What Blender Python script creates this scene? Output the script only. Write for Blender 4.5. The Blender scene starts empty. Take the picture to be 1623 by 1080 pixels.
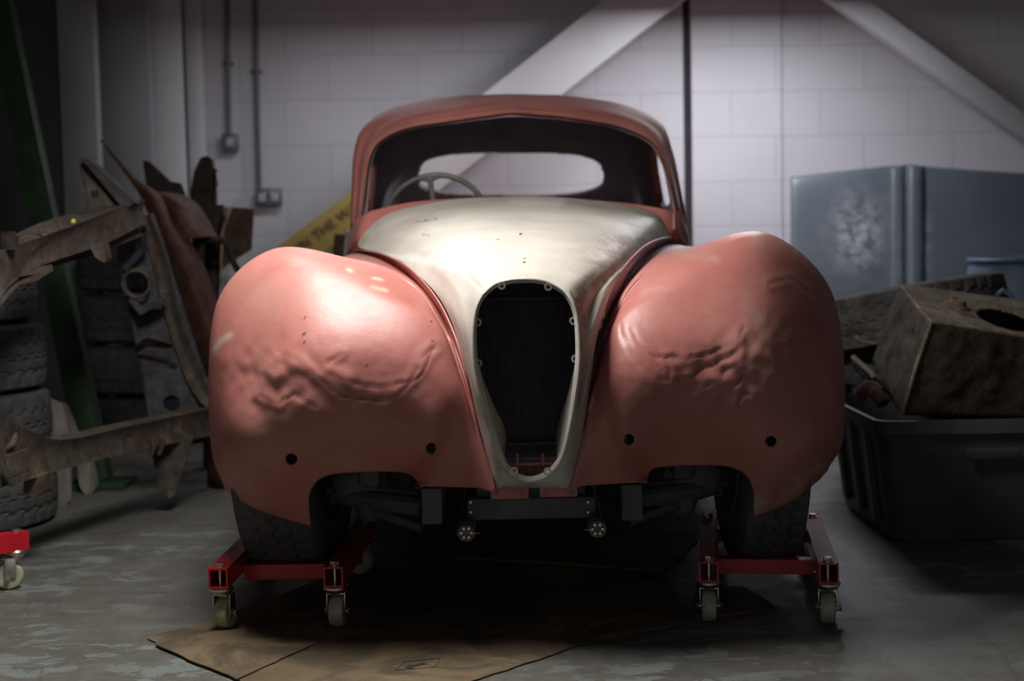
import bpy, bmesh, math, random
import numpy as np
from mathutils import Vector, Matrix, noise
random.seed(7)
D = bpy.data
COL = bpy.context.scene.collection
PI = math.pi

# ------------------------------------------------------------------ camera model (one real camera, 50 mm)
F_PX = 2254.0; CAMH = 0.90; PITCH = math.atan(157/2254.0); ROLL = math.radians(1.1)
F0 = Vector((0, math.cos(PITCH), -math.sin(PITCH))); R0 = Vector((1, 0, 0)); U0 = Vector((0, math.sin(PITCH), math.cos(PITCH)))
RR = R0*math.cos(ROLL) - U0*math.sin(ROLL); UU = R0*math.sin(ROLL) + U0*math.cos(ROLL)
def P(px, py, Y):
    d = F0 + RR*((px-811.5)/F_PX) + UU*((540-py)/F_PX)
    t = Y/d.y
    return Vector((d.x*t, Y, CAMH + d.z*t))
def G(px, py, z=0.0):
    d = F0 + RR*((px-811.5)/F_PX) + UU*((540-py)/F_PX)
    t = (z-CAMH)/d.z
    return Vector((d.x*t, d.y*t, z))
def proj(v):
    w = Vector(v) - Vector((0, 0, CAMH)); dz = w.dot(F0)
    return 811.5 + F_PX*w.dot(RR)/dz, 540 - F_PX*w.dot(UU)/dz

cam_d = D.cameras.new('camera'); cam = D.objects.new('camera', cam_d); COL.objects.link(cam)
cam_d.sensor_width = 36; cam_d.lens = F_PX/1623*36; cam_d.clip_start = 0.05
cam.matrix_world = Matrix(((RR.x, UU.x, -F0.x, 0), (RR.y, UU.y, -F0.y, 0), (RR.z, UU.z, -F0.z, CAMH), (0, 0, 0, 1)))
cam_d.dof.use_dof = True; cam_d.dof.focus_distance = 3.1; cam_d.dof.aperture_fstop = 2.9
bpy.context.scene.camera = cam

# ------------------------------------------------------------------ materials
def srgb(r, g, b):
    f = lambda c: (c/255/12.92) if c/255 <= .04045 else ((c/255+.055)/1.055)**2.4
    return (f(r), f(g), f(b), 1)
class NT:
    def __init__(s, name):
        s.m = D.materials.new(name); s.m.use_nodes = True; s.t = s.m.node_tree; s.t.nodes.clear()
        s.out = s.n('ShaderNodeOutputMaterial'); s.b = s.n('ShaderNodeBsdfPrincipled'); s.l(s.b.outputs[0], s.out.inputs[0])
        s.tc = s.n('ShaderNodeTexCoord')
    def n(s, k, **kw):
        x = s.t.nodes.new(k)
        for a, v in kw.items(): setattr(x, a, v)
        return x
    def l(s, a, b): s.t.links.new(a, b)
    def noise(s, scale, detail=6, rough=.6, vec=None, dist=0):
        x = s.n('ShaderNodeTexNoise'); x.inputs['Scale'].default_value = scale; x.inputs['Detail'].default_value = detail
        x.inputs['Roughness'].default_value = rough; x.inputs['Distortion'].default_value = dist
        s.l(vec or s.tc.outputs['Object'], x.inputs['Vector']); return x.outputs['Fac']
    def ramp(s, fac, stops):
        x = s.n('ShaderNodeValToRGB'); e = x.color_ramp.elements
        while len(e) < len(stops): e.new(0.5)
        for i, (p, c) in enumerate(stops):
            e[i].position = p; e[i].color = c if not isinstance(c, (int, float)) else (c, c, c, 1)
        s.l(fac, x.inputs[0]); return x.outputs[0]
    def mix(s, fac, a, b, mode='MIX'):
        x = s.n('ShaderNodeMix', data_type='RGBA', blend_type=mode)
        for i, v in ((0, fac), (6, a), (7, b)):
            if isinstance(v, (int, float)): x.inputs[i].default_value = v
            elif isinstance(v, tuple): x.inputs[i].default_value = v
            else: s.l(v, x.inputs[i])
        return x.outputs[2]
    def math(s, op, a, b=0.0, clamp=False):
        x = s.n('ShaderNodeMath', operation=op); x.use_clamp = clamp
        for i, v in ((0, a), (1, b)):
            if isinstance(v, (int, float)): x.inputs[i].default_value = v
            else: s.l(v, x.inputs[i])
        return x.outputs[0]
    def attr(s, name):
        x = s.n('ShaderNodeAttribute'); x.attribute_name = name; return x.outputs['Fac']
    def scaled(s, sx, sy, sz):
        x = s.n('ShaderNodeMapping'); x.inputs['Scale'].default_value = (sx, sy, sz); s.l(s.tc.outputs['Object'], x.inputs['Vector']); return x.outputs[0]
    def bump(s, h, strength=.3, dist=.01):
        x = s.n('ShaderNodeBump'); x.inputs['Strength'].default_value = strength; x.inputs['Distance'].default_value = dist
        s.l(h, x.inputs['Height']); s.l(x.outputs[0], s.b.inputs['Normal'])
    def set(s, color=None, rough=.5, metal=0, spec=.5):
        for k, v in (('Base Color', color), ('Roughness', rough), ('Metallic', metal), ('Specular IOR Level', spec)):
            if v is None: continue
            if isinstance(v, (int, float, tuple)): s.b.inputs[k].default_value = v
            else: s.l(v, s.b.inputs[k])
        return s.m
def simple(name, c, rough=.5, metal=0, var=.25, scale=12, bump=.1, spec=.5):
    t = NT(name); dark = tuple(x*(1-var) for x in c[:3])+(1,); light = tuple(min(1, x*(1+var)) for x in c[:3])+(1,)
    n = t.noise(scale); col = t.ramp(n, [(.3, dark), (.7, light)])
    if bump: t.bump(t.noise(scale*6), bump, .003)
    return t.set(col, rough, metal, spec)

def red_paint(name='red oxide primer', k=1.0):
    t = NT(name)
    a = t.ramp(t.noise(3.2, 8, .62), [(.3, (.36*k, .12*k, .10*k, 1)), (.55, (.45*k, .165*k, .14*k, 1)), (.75, (.50*k, .23*k, .195*k, 1))])
    dusty = t.ramp(t.noise(9, 8, .7, t.scaled(1, .35, 1.6)), [(.55, 0.0), (.75, .45)])
    c = t.mix(dusty, a, (.46*k, .22*k, .18*k, 1))
    sp = t.ramp(t.noise(160, 3, .6), [(.70, 0.0), (.76, .6)])
    c = t.mix(sp, c, (.22*k, .06*k, .045*k, 1))
    c = t.mix(t.attr('bare'), c, (.50, .40, .32, 1))
    c = t.mix(t.attr('dust'), c, (.44, .24, .20, 1))
    c = t.mix(t.attr('purple'), c, (.30, .17, .19, 1))
    c = t.mix(t.attr('crack'), c, (.05, .02, .02, 1))
    h = t.math('ADD', t.noise(55, 6, .6), t.math('MULTIPLY', t.noise(260, 2), .3))
    t.bump(h, .22, .0025)
    r = t.ramp(t.noise(7, 6, .6), [(.3, .40), (.7, .50)])
    return t.set(c, r, 0, .5)
def cream_paint():
    t = NT('cream primer')
    a = t.ramp(t.noise(4, 8, .6), [(.3, (.47, .44, .385, 1)), (.7, (.59, .56, .51, 1))])
    st = t.ramp(t.noise(10, 8, .65, t.scaled(3.5, .5, 1)), [(.5, 0.0), (.78, .35)])
    c = t.mix(st, a, (.48, .42, .34, 1))
    speck = t.ramp(t.noise(120, 4, .7), [(.58, 0.0), (.72, .45)])
    c = t.mix(speck, c, (.40, .35, .29, 1))
    nd = t.ramp(t.noise(22, 10, .75, t.scaled(1, .5, 1), 1.5), [(.30, .35), (.62, 1.0)])
    f = t.math('MULTIPLY', t.attr('dirt'), nd, True)
    c = t.mix(f, c, (.19, .13, .075, 1))
    c = t.mix(t.attr('grime'), c, (.23, .21, .17, 1))
    c = t.mix(t.attr('crack'), c, (.03, .02, .02, 1))
    h = t.math('ADD', t.noise(60, 6, .6), t.math('MULTIPLY', t.noise(300, 2), .3))
    t.bump(h, .25, .002)
    return t.set(c, t.ramp(t.noise(9), [(.3, .42), (.7, .6)]), 0, .4)
def rust(name, a, b, c, scale=7, rough=.8, bump=.6, metal=0):
    a, b, c = [tuple(x*.62 for x in q[:3])+(1,) for q in (a, b, c)]
    t = NT(name)
    col = t.ramp(t.noise(scale, 10, .7, None, .6), [(.32, a), (.5, b), (.68, c)])
    dk = t.ramp(t.noise(scale*4, 8, .7), [(.35, .75), (.6, 0.0)])
    col = t.mix(dk, col, tuple(x*.35 for x in a[:3])+(1,))
    lt = t.ramp(t.noise(scale*3.1, 8, .75, t.scaled(3, 3, .7)), [(.62, 0.0), (.74, .8)])
    col = t.mix(lt, col, tuple(min(1, x*1.9+.03) for x in c[:3])+(1,))
    t.bump(t.noise(scale*5, 10, .7), bump, .006)
    return t.set(col, rough, metal, .3)

M = {}
M['red'] = red_paint(); M['cream'] = cream_paint()
M['inner'] = simple('dark car interior', (.25, .21, .22, 1), .9, 0, .2, 8, 0, .1)
M['black'] = simple('satin black chassis paint', (.11, .11, .115, 1), .55, 0, .3, 14, .2, .4)
M['darkgrey'] = simple('dark grey chassis plate', (.12, .125, .13, 1), .5, 0, .3, 12, .2, .4)
M['redbracket'] = simple('red oxide bracket paint', (.50, .17, .13, 1), .5, 0, .2, 25, .2)
M['rubber'] = simple('tyre rubber', (.09, .09, .092, 1), .75, 0, .25, 14, .3, .35)
M['oldrubber'] = simple('dusty tyre rubber', (.075, .072, .068, 1), .85, 0, .5, 18, .5, .25)
M['dullrubber'] = simple('dull black tyre rubber', (.07, .072, .072, 1), .85, 0, .3, 18, .4, .25)
M['dollyred'] = simple('glossy red powder coat', (.50, .012, .022, 1), .25, 0, .15, 9, .05, .6)
M['zinc'] = simple('zinc plated steel', (.62, .60, .54, 1), .28, 1, .2, 20, .1)
M['nylon'] = simple('yellowed nylon wheel', (.42, .40, .29, 1), .4, 0, .25, 30, .15)
M['wheelmetal'] = simple('grey steering wheel plastic', (.15, .145, .135, 1), .35, 0, .2, 30, .05)
M['rustframe'] = rust('rusty painted chassis steel', (.11, .062, .036, 1), (.12, .105, .09, 1), (.27, .18, .11, 1), 6)
M['rustblue'] = rust('blue grey rusty steel', (.085, .06, .042, 1), (.10, .11, .13, 1), (.13, .13, .135, 1), 5)
M['rustred'] = rust('red brown rusted panel', (.11, .042, .026, 1), (.15, .062, .04, 1), (.20, .105, .07, 1), 5)
M['rustdark'] = rust('dark rusted metal', (.035, .026, .022, 1), (.055, .042, .036, 1), (.08, .062, .05, 1), 7)
M['rusttan'] = rust('tan crusted tank steel', (.20, .13, .075, 1), (.36, .28, .20, 1), (.52, .44, .33, 1), 9)
M['rusttank'] = rust('dark crusted tank steel', (.065, .048, .033, 1), (.11, .088, .066, 1), (.165, .135, .10, 1), 7, .8, .9)
M['copper'] = rust('brown corroded metal', (.10, .045, .025, 1), (.19, .09, .055, 1), (.30, .17, .11, 1), 20)
M['paleboard'] = simple('pale grey board', (.20, .18, .155, 1), .8, 0, .3, 8, .2, .2)
M['wood'] = rust('weathered brown plywood', (.13, .08, .05, 1), (.17, .11, .07, 1), (.22, .15, .10, 1), 5, .8, .2)
M['pine'] = simple('old pale timber', (.30, .22, .14, 1), .8, 0, .25, 8, .2, .2)
M['green'] = simple('green painted steel', (.016, .038, .014, 1), .55, 0, .3, 6, .1, .3)
M['whitesteel'] = simple('white painted steel', (.60, .60, .62, 1), .5, 0, .06, 3, .05, .3)
M['greysteel'] = simple('grey painted sheet', (.28, .28, .295, 1), .6, 0, .08, 3, .05, .3)
M['conduit'] = simple('grey metal conduit', (.13, .135, .145, 1), .5, .3, .2, 10, .1)
M['socketgrey'] = simple('grey metalclad box', (.15, .155, .17, 1), .45, .3, .15, 20, .1)
M['socketwhite'] = simple('pale socket plate', (.42, .42, .45, 1), .4, 0, .05, 20, 0)
M['yellow'] = simple('mustard yellow beam sleeve', (.31, .235, .065, 1), .6, 0, .15, 8, .1, .3)
M['stencil'] = simple('faded red brown stencil paint', (.13, .05, .035, 1), .7, 0, .2, 20, 0, .2)
M['binblack'] = simple('black plastic crate', (.065, .065, .066, 1), .5, 0, .2, 14, .15, .35)
M['barrel'] = simple('blue plastic drum', (.06, .105, .155, 1), .5, 0, .12, 6, .05, .4)
M['joint'] = simple('dark movement joint', (.05, .047, .05, 1), .9, 0, .2, 9, 0, .2)
M['bluegrey'] = None

def panel_mat():
    t = NT('blue grey primed panel')
    a = t.ramp(t.noise(3, 6, .6), [(.3, (.075, .09, .11, 1)), (.7, (.10, .118, .14, 1))])
    v = t.attr('worn'); nn = t.ramp(t.noise(16, 8, .7), [(.4, 0.0), (.62, 1.0)])
    c = t.mix(t.math('MULTIPLY', v, nn, True), a, (.36, .37, .40, 1))
    t.bump(t.noise(20), .08, .004)
    return t.set(c, .42, 0, .5)
M['bluegrey'] = panel_mat()
def floor_mat():
    t = NT('worn painted concrete')
    a = t.ramp(t.noise(1.3, 8, .6), [(.3, (.10, .097, .086, 1)), (.7, (.15, .146, .13, 1))])
    f = t.ramp(t.noise(14, 10, .7), [(.35, .55), (.6, 0.0)])
    c = t.mix(f, a, (.065, .06, .052, 1))
    flakes = t.ramp(t.noise(6, 10, .72, t.scaled(1, 1.6, 1), .4), [(.53, 0.0), (.555, .75)])
    big = t.ramp(t.noise(.9, 3, .5), [(.44, 0.0), (.54, 1.0)])
    c = t.mix(t.math('MULTIPLY', flakes, big), c, (.19, .22, .205, 1))
    spots = t.ramp(t.noise(70, 4, .5), [(.66, 0.0), (.70, .7)])
    c = t.mix(spots, c, (.05, .045, .04, 1))
    ls = t.ramp(t.noise(48, 4, .5, t.scaled(1, 1.3, 1)), [(.68, 0.0), (.71, .55)])
    c = t.mix(ls, c, (.36, .36, .34, 1))
    v = t.n('ShaderNodeTexVoronoi', feature='DISTANCE_TO_EDGE'); v.inputs['Scale'].default_value = .9
    wv = t.n('ShaderNodeMix', data_type='RGBA'); wv.inputs[0].default_value = .12; t.l(t.tc.outputs['Object'], wv.inputs[6])
    nz = t.n('ShaderNodeTexNoise'); nz.inputs['Scale'].default_value = 2.5; t.l(t.tc.outputs['Object'], nz.inputs['Vector']); t.l(nz.outputs['Color'], wv.inputs[7])
    t.l(wv.outputs[2], v.inputs['Vector'])
    cr = t.ramp(v.outputs['Distance'], [(.0, .45), (.004, 0.0)])
    c = t.mix(cr, c, (.05, .048, .043, 1))
    t.bump(t.noise(40, 8, .7), .25, .004)
    return t.set(c, t.ramp(t.noise(8), [(.3, .42), (.7, .62)]), 0, .4)
def block_mat():
    t = NT('white painted blockwork')
    mp = t.n('ShaderNodeMapping'); mp.inputs['Rotation'].default_value = (PI/2, 0, 0); t.l(t.tc.outputs['Object'], mp.inputs['Vector'])
    sw = t.n('ShaderNodeSeparateXYZ'); t.l(t.tc.outputs['Object'], sw.inputs[0])
    cb = t.n('ShaderNodeCombineXYZ'); t.l(sw.outputs[0], cb.inputs[0]); t.l(sw.outputs[2], cb.inputs[1])
    br = t.n('ShaderNodeTexBrick'); t.l(cb.outputs[0], br.inputs['Vector'])
    br.inputs['Scale'].default_value = 1; br.inputs['Brick Width'].default_value = .48; br.inputs['Row Height'].default_value = .24
    br.inputs['Mortar Size'].default_value = .004; br.inputs['Mortar Smooth'].default_value = .6
    br.inputs['Color1'].default_value = (.60, .59, .63, 1); br.inputs['Color2'].default_value = (.57, .56, .60, 1); br.inputs['Mortar'].default_value = (.44, .43, .47, 1)
    n = t.ramp(t.noise(2.2, 6, .6), [(.3, .90), (.7, 1.0)])
    c = t.mix(1.0, br.outputs['Color'], n, 'MULTIPLY')
    hb = t.math('SUBTRACT', 1.0, br.outputs['Fac'])
    h = t.math('ADD', hb, t.math('MULTIPLY', t.noise(50, 6, .6), .35))
    t.bump(h, .22, .006)
    return t.set(c, .6, 0, .35)
def card_mat():
    t = NT('oil stained cardboard')
    a = t.ramp(t.noise(2.5, 6, .6), [(.3, (.11, .08, .045, 1)), (.7, (.20, .148, .085, 1))])
    s = t.ramp(t.noise(5, 8, .65, None, .8), [(.44, 0.0), (.56, .8)])
    c = t.mix(s, a, (.06, .045, .03, 1))
    t.bump(t.noise(20, 6, .6), .3, .004)
    return t.set(c, .75, 0, .3)
M['floor'] = floor_mat(); M['block'] = block_mat(); M['card'] = card_mat()

# ------------------------------------------------------------------ mesh helpers
def origin(p):
    return Vector((0, 0, 0)) if p is None else Vector(p['_o'])
ORG = {}
def obj(name, vs, fs, m, parent=None, smooth=True, attrs=None, angle=None, local=False, midx=None):
    me = D.meshes.new(name)
    o_ = Vector((0, 0, 0)) if (parent is None or local) else ORG[parent.name]
    me.from_pydata([tuple(Vector(v)-o_) for v in vs], [], fs)
    for mm in (m if isinstance(m, (list, tuple)) else [m]): me.materials.append(mm)
    if midx is not None: me.polygons.foreach_set('material_index', midx)
    me.validate(); me.update()
    if smooth: me.polygons.foreach_set('use_smooth', [True]*len(me.polygons))
    if attrs:
        for k, a in attrs.items():
            at = me.attributes.new(k, 'FLOAT', 'POINT'); at.data.foreach_set('value', list(map(float, a)))
    if angle is not None: me.set_sharp_from_angle(angle=math.radians(angle))
    o = D.objects.new(name, me); COL.objects.link(o)
    if parent is not None: o.parent = parent; ORG[o.name] = ORG[parent.name] if not local else Vector((0,0,0))
    else: ORG[o.name] = Vector((0, 0, 0))
    return o
def thing(name, label, cat, loc=(0, 0, 0), rz=0, group=None):
    o = D.objects.new(name, None); COL.objects.link(o); o.empty_display_size = .1
    o.location = loc; o.rotation_euler = (0, 0, rz); o['label'] = label; o['category'] = cat
    if group: o['group'] = group
    ORG[o.name] = Vector(loc) if rz == 0 else Vector((0, 0, 0)); return o
def tag(o, label=None, cat=None, group=None, kind=None):
    if label: o['label'] = label
    if cat: o['category'] = cat
    if group: o['group'] = group
    if kind: o['kind'] = kind
    return o
def copy_tree(o, parent=None):
    c = o.copy(); COL.objects.link(c); ORG[c.name] = ORG[o.name]
    if parent is not None: c.parent = parent
    for ch in [x for x in D.objects if x.parent == o]: copy_tree(ch, c)
    return c
class MB:
    def __init__(s): s.v = []; s.f = []
    def add(s, vs, fs, mtx=None):
        k = len(s.v)
        s.v += [tuple((mtx @ Vector(v)) if mtx else v) for v in vs]; s.f += [tuple(i+k for i in f) for f in fs]; return s
    def box(s, c, size, rot=None, bev=0):
        x, y, z = [d/2 for d in size]
        bm = bmesh.new(); bmesh.ops.create_cube(bm, size=1)
        for v in bm.verts: v.co = Vector((v.co.x*2*x, v.co.y*2*y, v.co.z*2*z))
        if bev: bmesh.ops.bevel(bm, geom=bm.edges[:], offset=bev, segments=2, affect='EDGES', profile=.5)
        bm.verts.index_update(); m = Matrix.Translation(Vector(c)) @ (rot.to_4x4() if rot else Matrix.Identity(4))
        s.add([v.co[:] for v in bm.verts], [[v.index for v in f.verts] for f in bm.faces], m); bm.free(); return s
    def tube(s, path, r, n=12, closed=False, caps=True):
        path = [Vector(p) for p in path]; N = len(path); rs = r if isinstance(r, (list, tuple)) else [r]*N
        k = len(s.v); prev = None
        for i, p in enumerate(path):
            a = path[i-1] if (i > 0 or closed) else p; b = path[(i+1) % N] if (i < N-1 or closed) else p
            t = (b-a).normalized()
            if prev is None: u = t.orthogonal().normalized()
            else: u = (prev - t*prev.dot(t)).normalized()
            prev = u; w = t.cross(u)
            for j in range(n):
                q = 2*PI*j/n; s.v.append(tuple(p + (u*math.cos(q)+w*math.sin(q))*rs[i]))
        for i in range(N if closed else N-1):
            for j in range(n):
                a = k+i*n+j; b = k+i*n+(j+1) % n; c = k+((i+1) % N)*n+(j+1) % n; d = k+((i+1) % N)*n+j
                s.f.append((a, b, c, d))
        if caps and not closed:
            s.f.append(tuple(k+j for j in range(n))[::-1]); s.f.append(tuple(k+(N-1)*n+j for j in range(n)))
        return s
    def cyl(s, a, b, r, n=20): return s.tube([a, b], r, n)
    def lathe(s, prof, c, axis, n=32):
        # prof list of (radius, along)
        ax = Vector(axis).normalized(); u = ax.orthogonal().normalized(); w = ax.cross(u); k = len(s.v); L = len(prof)
        for i in range(n):
            q = 2*PI*i/n
            for r, h in prof: s.v.append(tuple(Vector(c) + ax*h + (u*math.cos(q)+w*math.sin(q))*r))
        for i in range(n):
            for j in range(L-1):
                s.f.append((k+i*L+j, k+((i+1) % n)*L+j, k+((i+1) % n)*L+j+1, k+i*L+j+1))
        return s
    def build(s, name, m, parent=None, smooth=True, angle=35, local=False): return obj(name, s.v, s.f, m, parent, smooth, None, angle, local)
def cr(pts, n, closed=False):
    """uniform Catmull-Rom through control points; pts (K,d) -> (n,d), ends included"""
    p = np.asarray(pts, float); K = len(p)
    if closed: q = np.concatenate([p[-1:], p, p[:2]]); segs = K
    else: q = np.concatenate([(2*p[0]-p[1])[None], p, (2*p[-1]-p[-2])[None]]); segs = K-1
    t = np.linspace(0, segs, n, endpoint=not closed); i = np.minimum(t.astype(int), segs-1); u = (t-i)
    sh = (slice(None),)+(None,)*(p.ndim-1); u = u[sh]
    a, b, c, d = q[i], q[i+1], q[i+2], q[i+3]
    return .5*((2*b)+(-a+c)*u+(2*a-5*b+4*c-d)*u*u+(-a+3*b-3*c+d)*u**3)
def gridfaces(n, m, closed=False, flip=False):
    f = []
    for i in range(n-1):
        for j in range(m if closed else m-1):
            q = (i*m+j, i*m+(j+1) % m, (i+1)*m+(j+1) % m, (i+1)*m+j); f.append(q[::-1] if flip else q)
    return f
def surf(ctrl, n, m, closed=False):
    """ctrl (R,C,3) world -> (n,m,3)"""
    c = np.asarray(ctrl, float); a = cr(c, n); b = cr(np.swapaxes(a, 0, 1), m, closed); return np.swapaxes(b, 0, 1)
def W(rows): return [[P(*p) for p in r] for r in rows]
def projA(a):
    w = a - np.array((0, 0, CAMH)); dz = w@np.array(F0)
    return 811.5+F_PX*(w@np.array(RR))/dz, 540-F_PX*(w@np.array(UU))/dz
def segdist(px, py, pl):
    d = np.full(px.shape, 1e9)
    for (x0, y0), (x1, y1) in zip(pl[:-1], pl[1:]):
        dx, dy = x1-x0, y1-y0; t = np.clip(((px-x0)*dx+(py-y0)*dy)/(dx*dx+dy*dy+1e-9), 0, 1)
        d = np.minimum(d, np.hypot(px-x0-t*dx, py-y0-t*dy))
    return d
def gauss(d, s): return np.exp(-(d/s)**2)
def solid(o, t, off=-1, mo=0, rim=0):
    m = o.modifiers.new('thickness', 'SOLIDIFY'); m.thickness = t; m.offset = off; m.material_offset = mo; m.material_offset_rim = rim
    return o
def hole(V, faces, inside, project, cond=None):
    """cut an opening in a dense grid: inside verts are pulled onto the rim, wholly inside faces dropped"""
    ins = inside(V)
    if cond is not None: ins = ins & cond(V)
    keep = [f for f in faces if not all(ins[i] for i in f)]
    V = V.copy(); V[ins] = project(V[ins]); return V, keep

# ------------------------------------------------------------------ THE CAR
car = thing('vintage_car', 'stripped red primer vintage coupe body with cream bonnet and empty grille opening', 'car', (0.02, 3.6, 0))
def axis_x(Y): return .035 - .0065*(Y-3.0)

L = [ # front fender control arcs, from the cut-out edge outwards and back: (px,py,Y)
 [(665,771,3.22),(659,761,3.21),(645,751,3.20),(610,748,3.19),(565,749,3.19),(525,753,3.20),(501,765,3.21),(490,790,3.23),(492,834,3.27)],
 [(698,772,3.20),(696,735,3.13),(686,700,3.09),(650,672,3.065),(560,660,3.06),(490,675,3.08),(452,705,3.13),(438,755,3.20),(450,823,3.28)],
 [(732,773,3.18),(725,700,3.09),(708,630,3.04),(655,580,3.01),(560,560,3.005),(470,580,3.03),(412,640,3.10),(392,720,3.18),(412,810,3.30)],
 [(760,774,3.16),(743,690,3.09),(724,600,3.06),(675,505,3.05),(560,472,3.06),(452,485,3.08),(378,580,3.15),(358,700,3.22),(385,797,3.33)],
 [(784,775,3.15),(757,695,3.10),(733,610,3.095),(686,500,3.12),(570,436,3.14),(447,434,3.16),(356,540,3.23),(343,705,3.29),(364,784,3.37)],
 [(768,706,3.10),(745,636,3.11),(716,556,3.14),(660,462,3.20),(560,419,3.28),(438,402,3.30),(343,510,3.34),(333,690,3.37),(350,755,3.42)],
 [(751,645,3.10),(732,585,3.13),(700,507,3.20),(645,440,3.32),(555,410,3.45),(436,394,3.50),(351,465,3.52),(334,590,3.53),(337,655,3.55)],
 [(736,588,3.09),(713,525,3.22),(674,464,3.45),(612,424,3.68),(545,409,3.78),(455,398,3.82),(385,460,3.85),(362,540,3.85),(358,620,3.85)],
 [(718,528,3.14),(688,478,3.33),(645,436,3.72),(595,415,3.95),(545,408,4.05),(480,405,4.12),(420,450,4.15),(400,540,4.15),(395,680,4.15)],
 [(690,472,3.28),(655,436,3.58),(618,414,4.02),(580,406,4.28),(550,407,4.36),(505,412,4.45),(460,450,4.5),(445,530,4.5),(440,650,4.5)],
 [(650,428,3.58),(625,412,3.88),(598,404,4.25),(572,402,4.48),(552,405,4.55),(520,416,4.65),(478,452,4.7),(466,530,4.7),(462,640,4.7)],
 [(608,405,3.98),(590,399,4.30),(574,397,4.52),(562,400,4.66),(550,405,4.74),(530,418,4.85),(498,452,4.9),(484,530,4.9),(478,620,4.9)],
 [(567,397,4.50),(562,398,4.62),(557,401,4.72),(552,404,4.80),(546,408,4.86),(532,420,4.93),(506,452,4.97),(496,520,4.98),(490,615,4.98)],
]
creaseL = [[(690,543),(684,565),(668,597),(650,612),(615,633),(575,636),(540,628),(505,600),(470,570),(440,556)],
           [(662,584),(650,606),(600,613),(570,610),(520,590)], [(700,545),(672,566)], [(500,645),(470,628),(440,640),(410,628)], [(540,560),(520,575)]]
creaseR = [[(985,515),(990,545),(1010,575),(1040,598),(1080,604),(1120,590),(1150,572),(1172,545)],
           [(1000,520),(1012,545),(1040,568),(1085,570),(1125,565),(1165,540),(1180,520)], [(1118,612),(1140,600),(1165,575)],
           [(1162,612),(1180,600),(1198,592)], [(1170,640),(1180,625),(1215,628)], [(1058,572),(1060,600)], [(1220,450),(1255,440),(1290,470)]]
_gx = [390, 400, 430, 460, 500, 560, 600, 640, 700, 750, 840]; _gy = [0, .03, .068, .085, .072, .046, .020, 0, -.045, -.085, -.06]
L = [[(x, y, Y + float(np.interp(y, _gx, _gy))*min(1, max(0, (3.36-Y)/.2))*(1 if (k > 1 or y > 765) else (.35 if k == 1 else 0))) for k, (x, y, Y) in enumerate(r)] for r in L]
EDGE_R = [(906,773),(916,702),(926,642),(935,584),(946,522),(968,458),(1008,409),(1042,389),(1074,380)]
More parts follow.
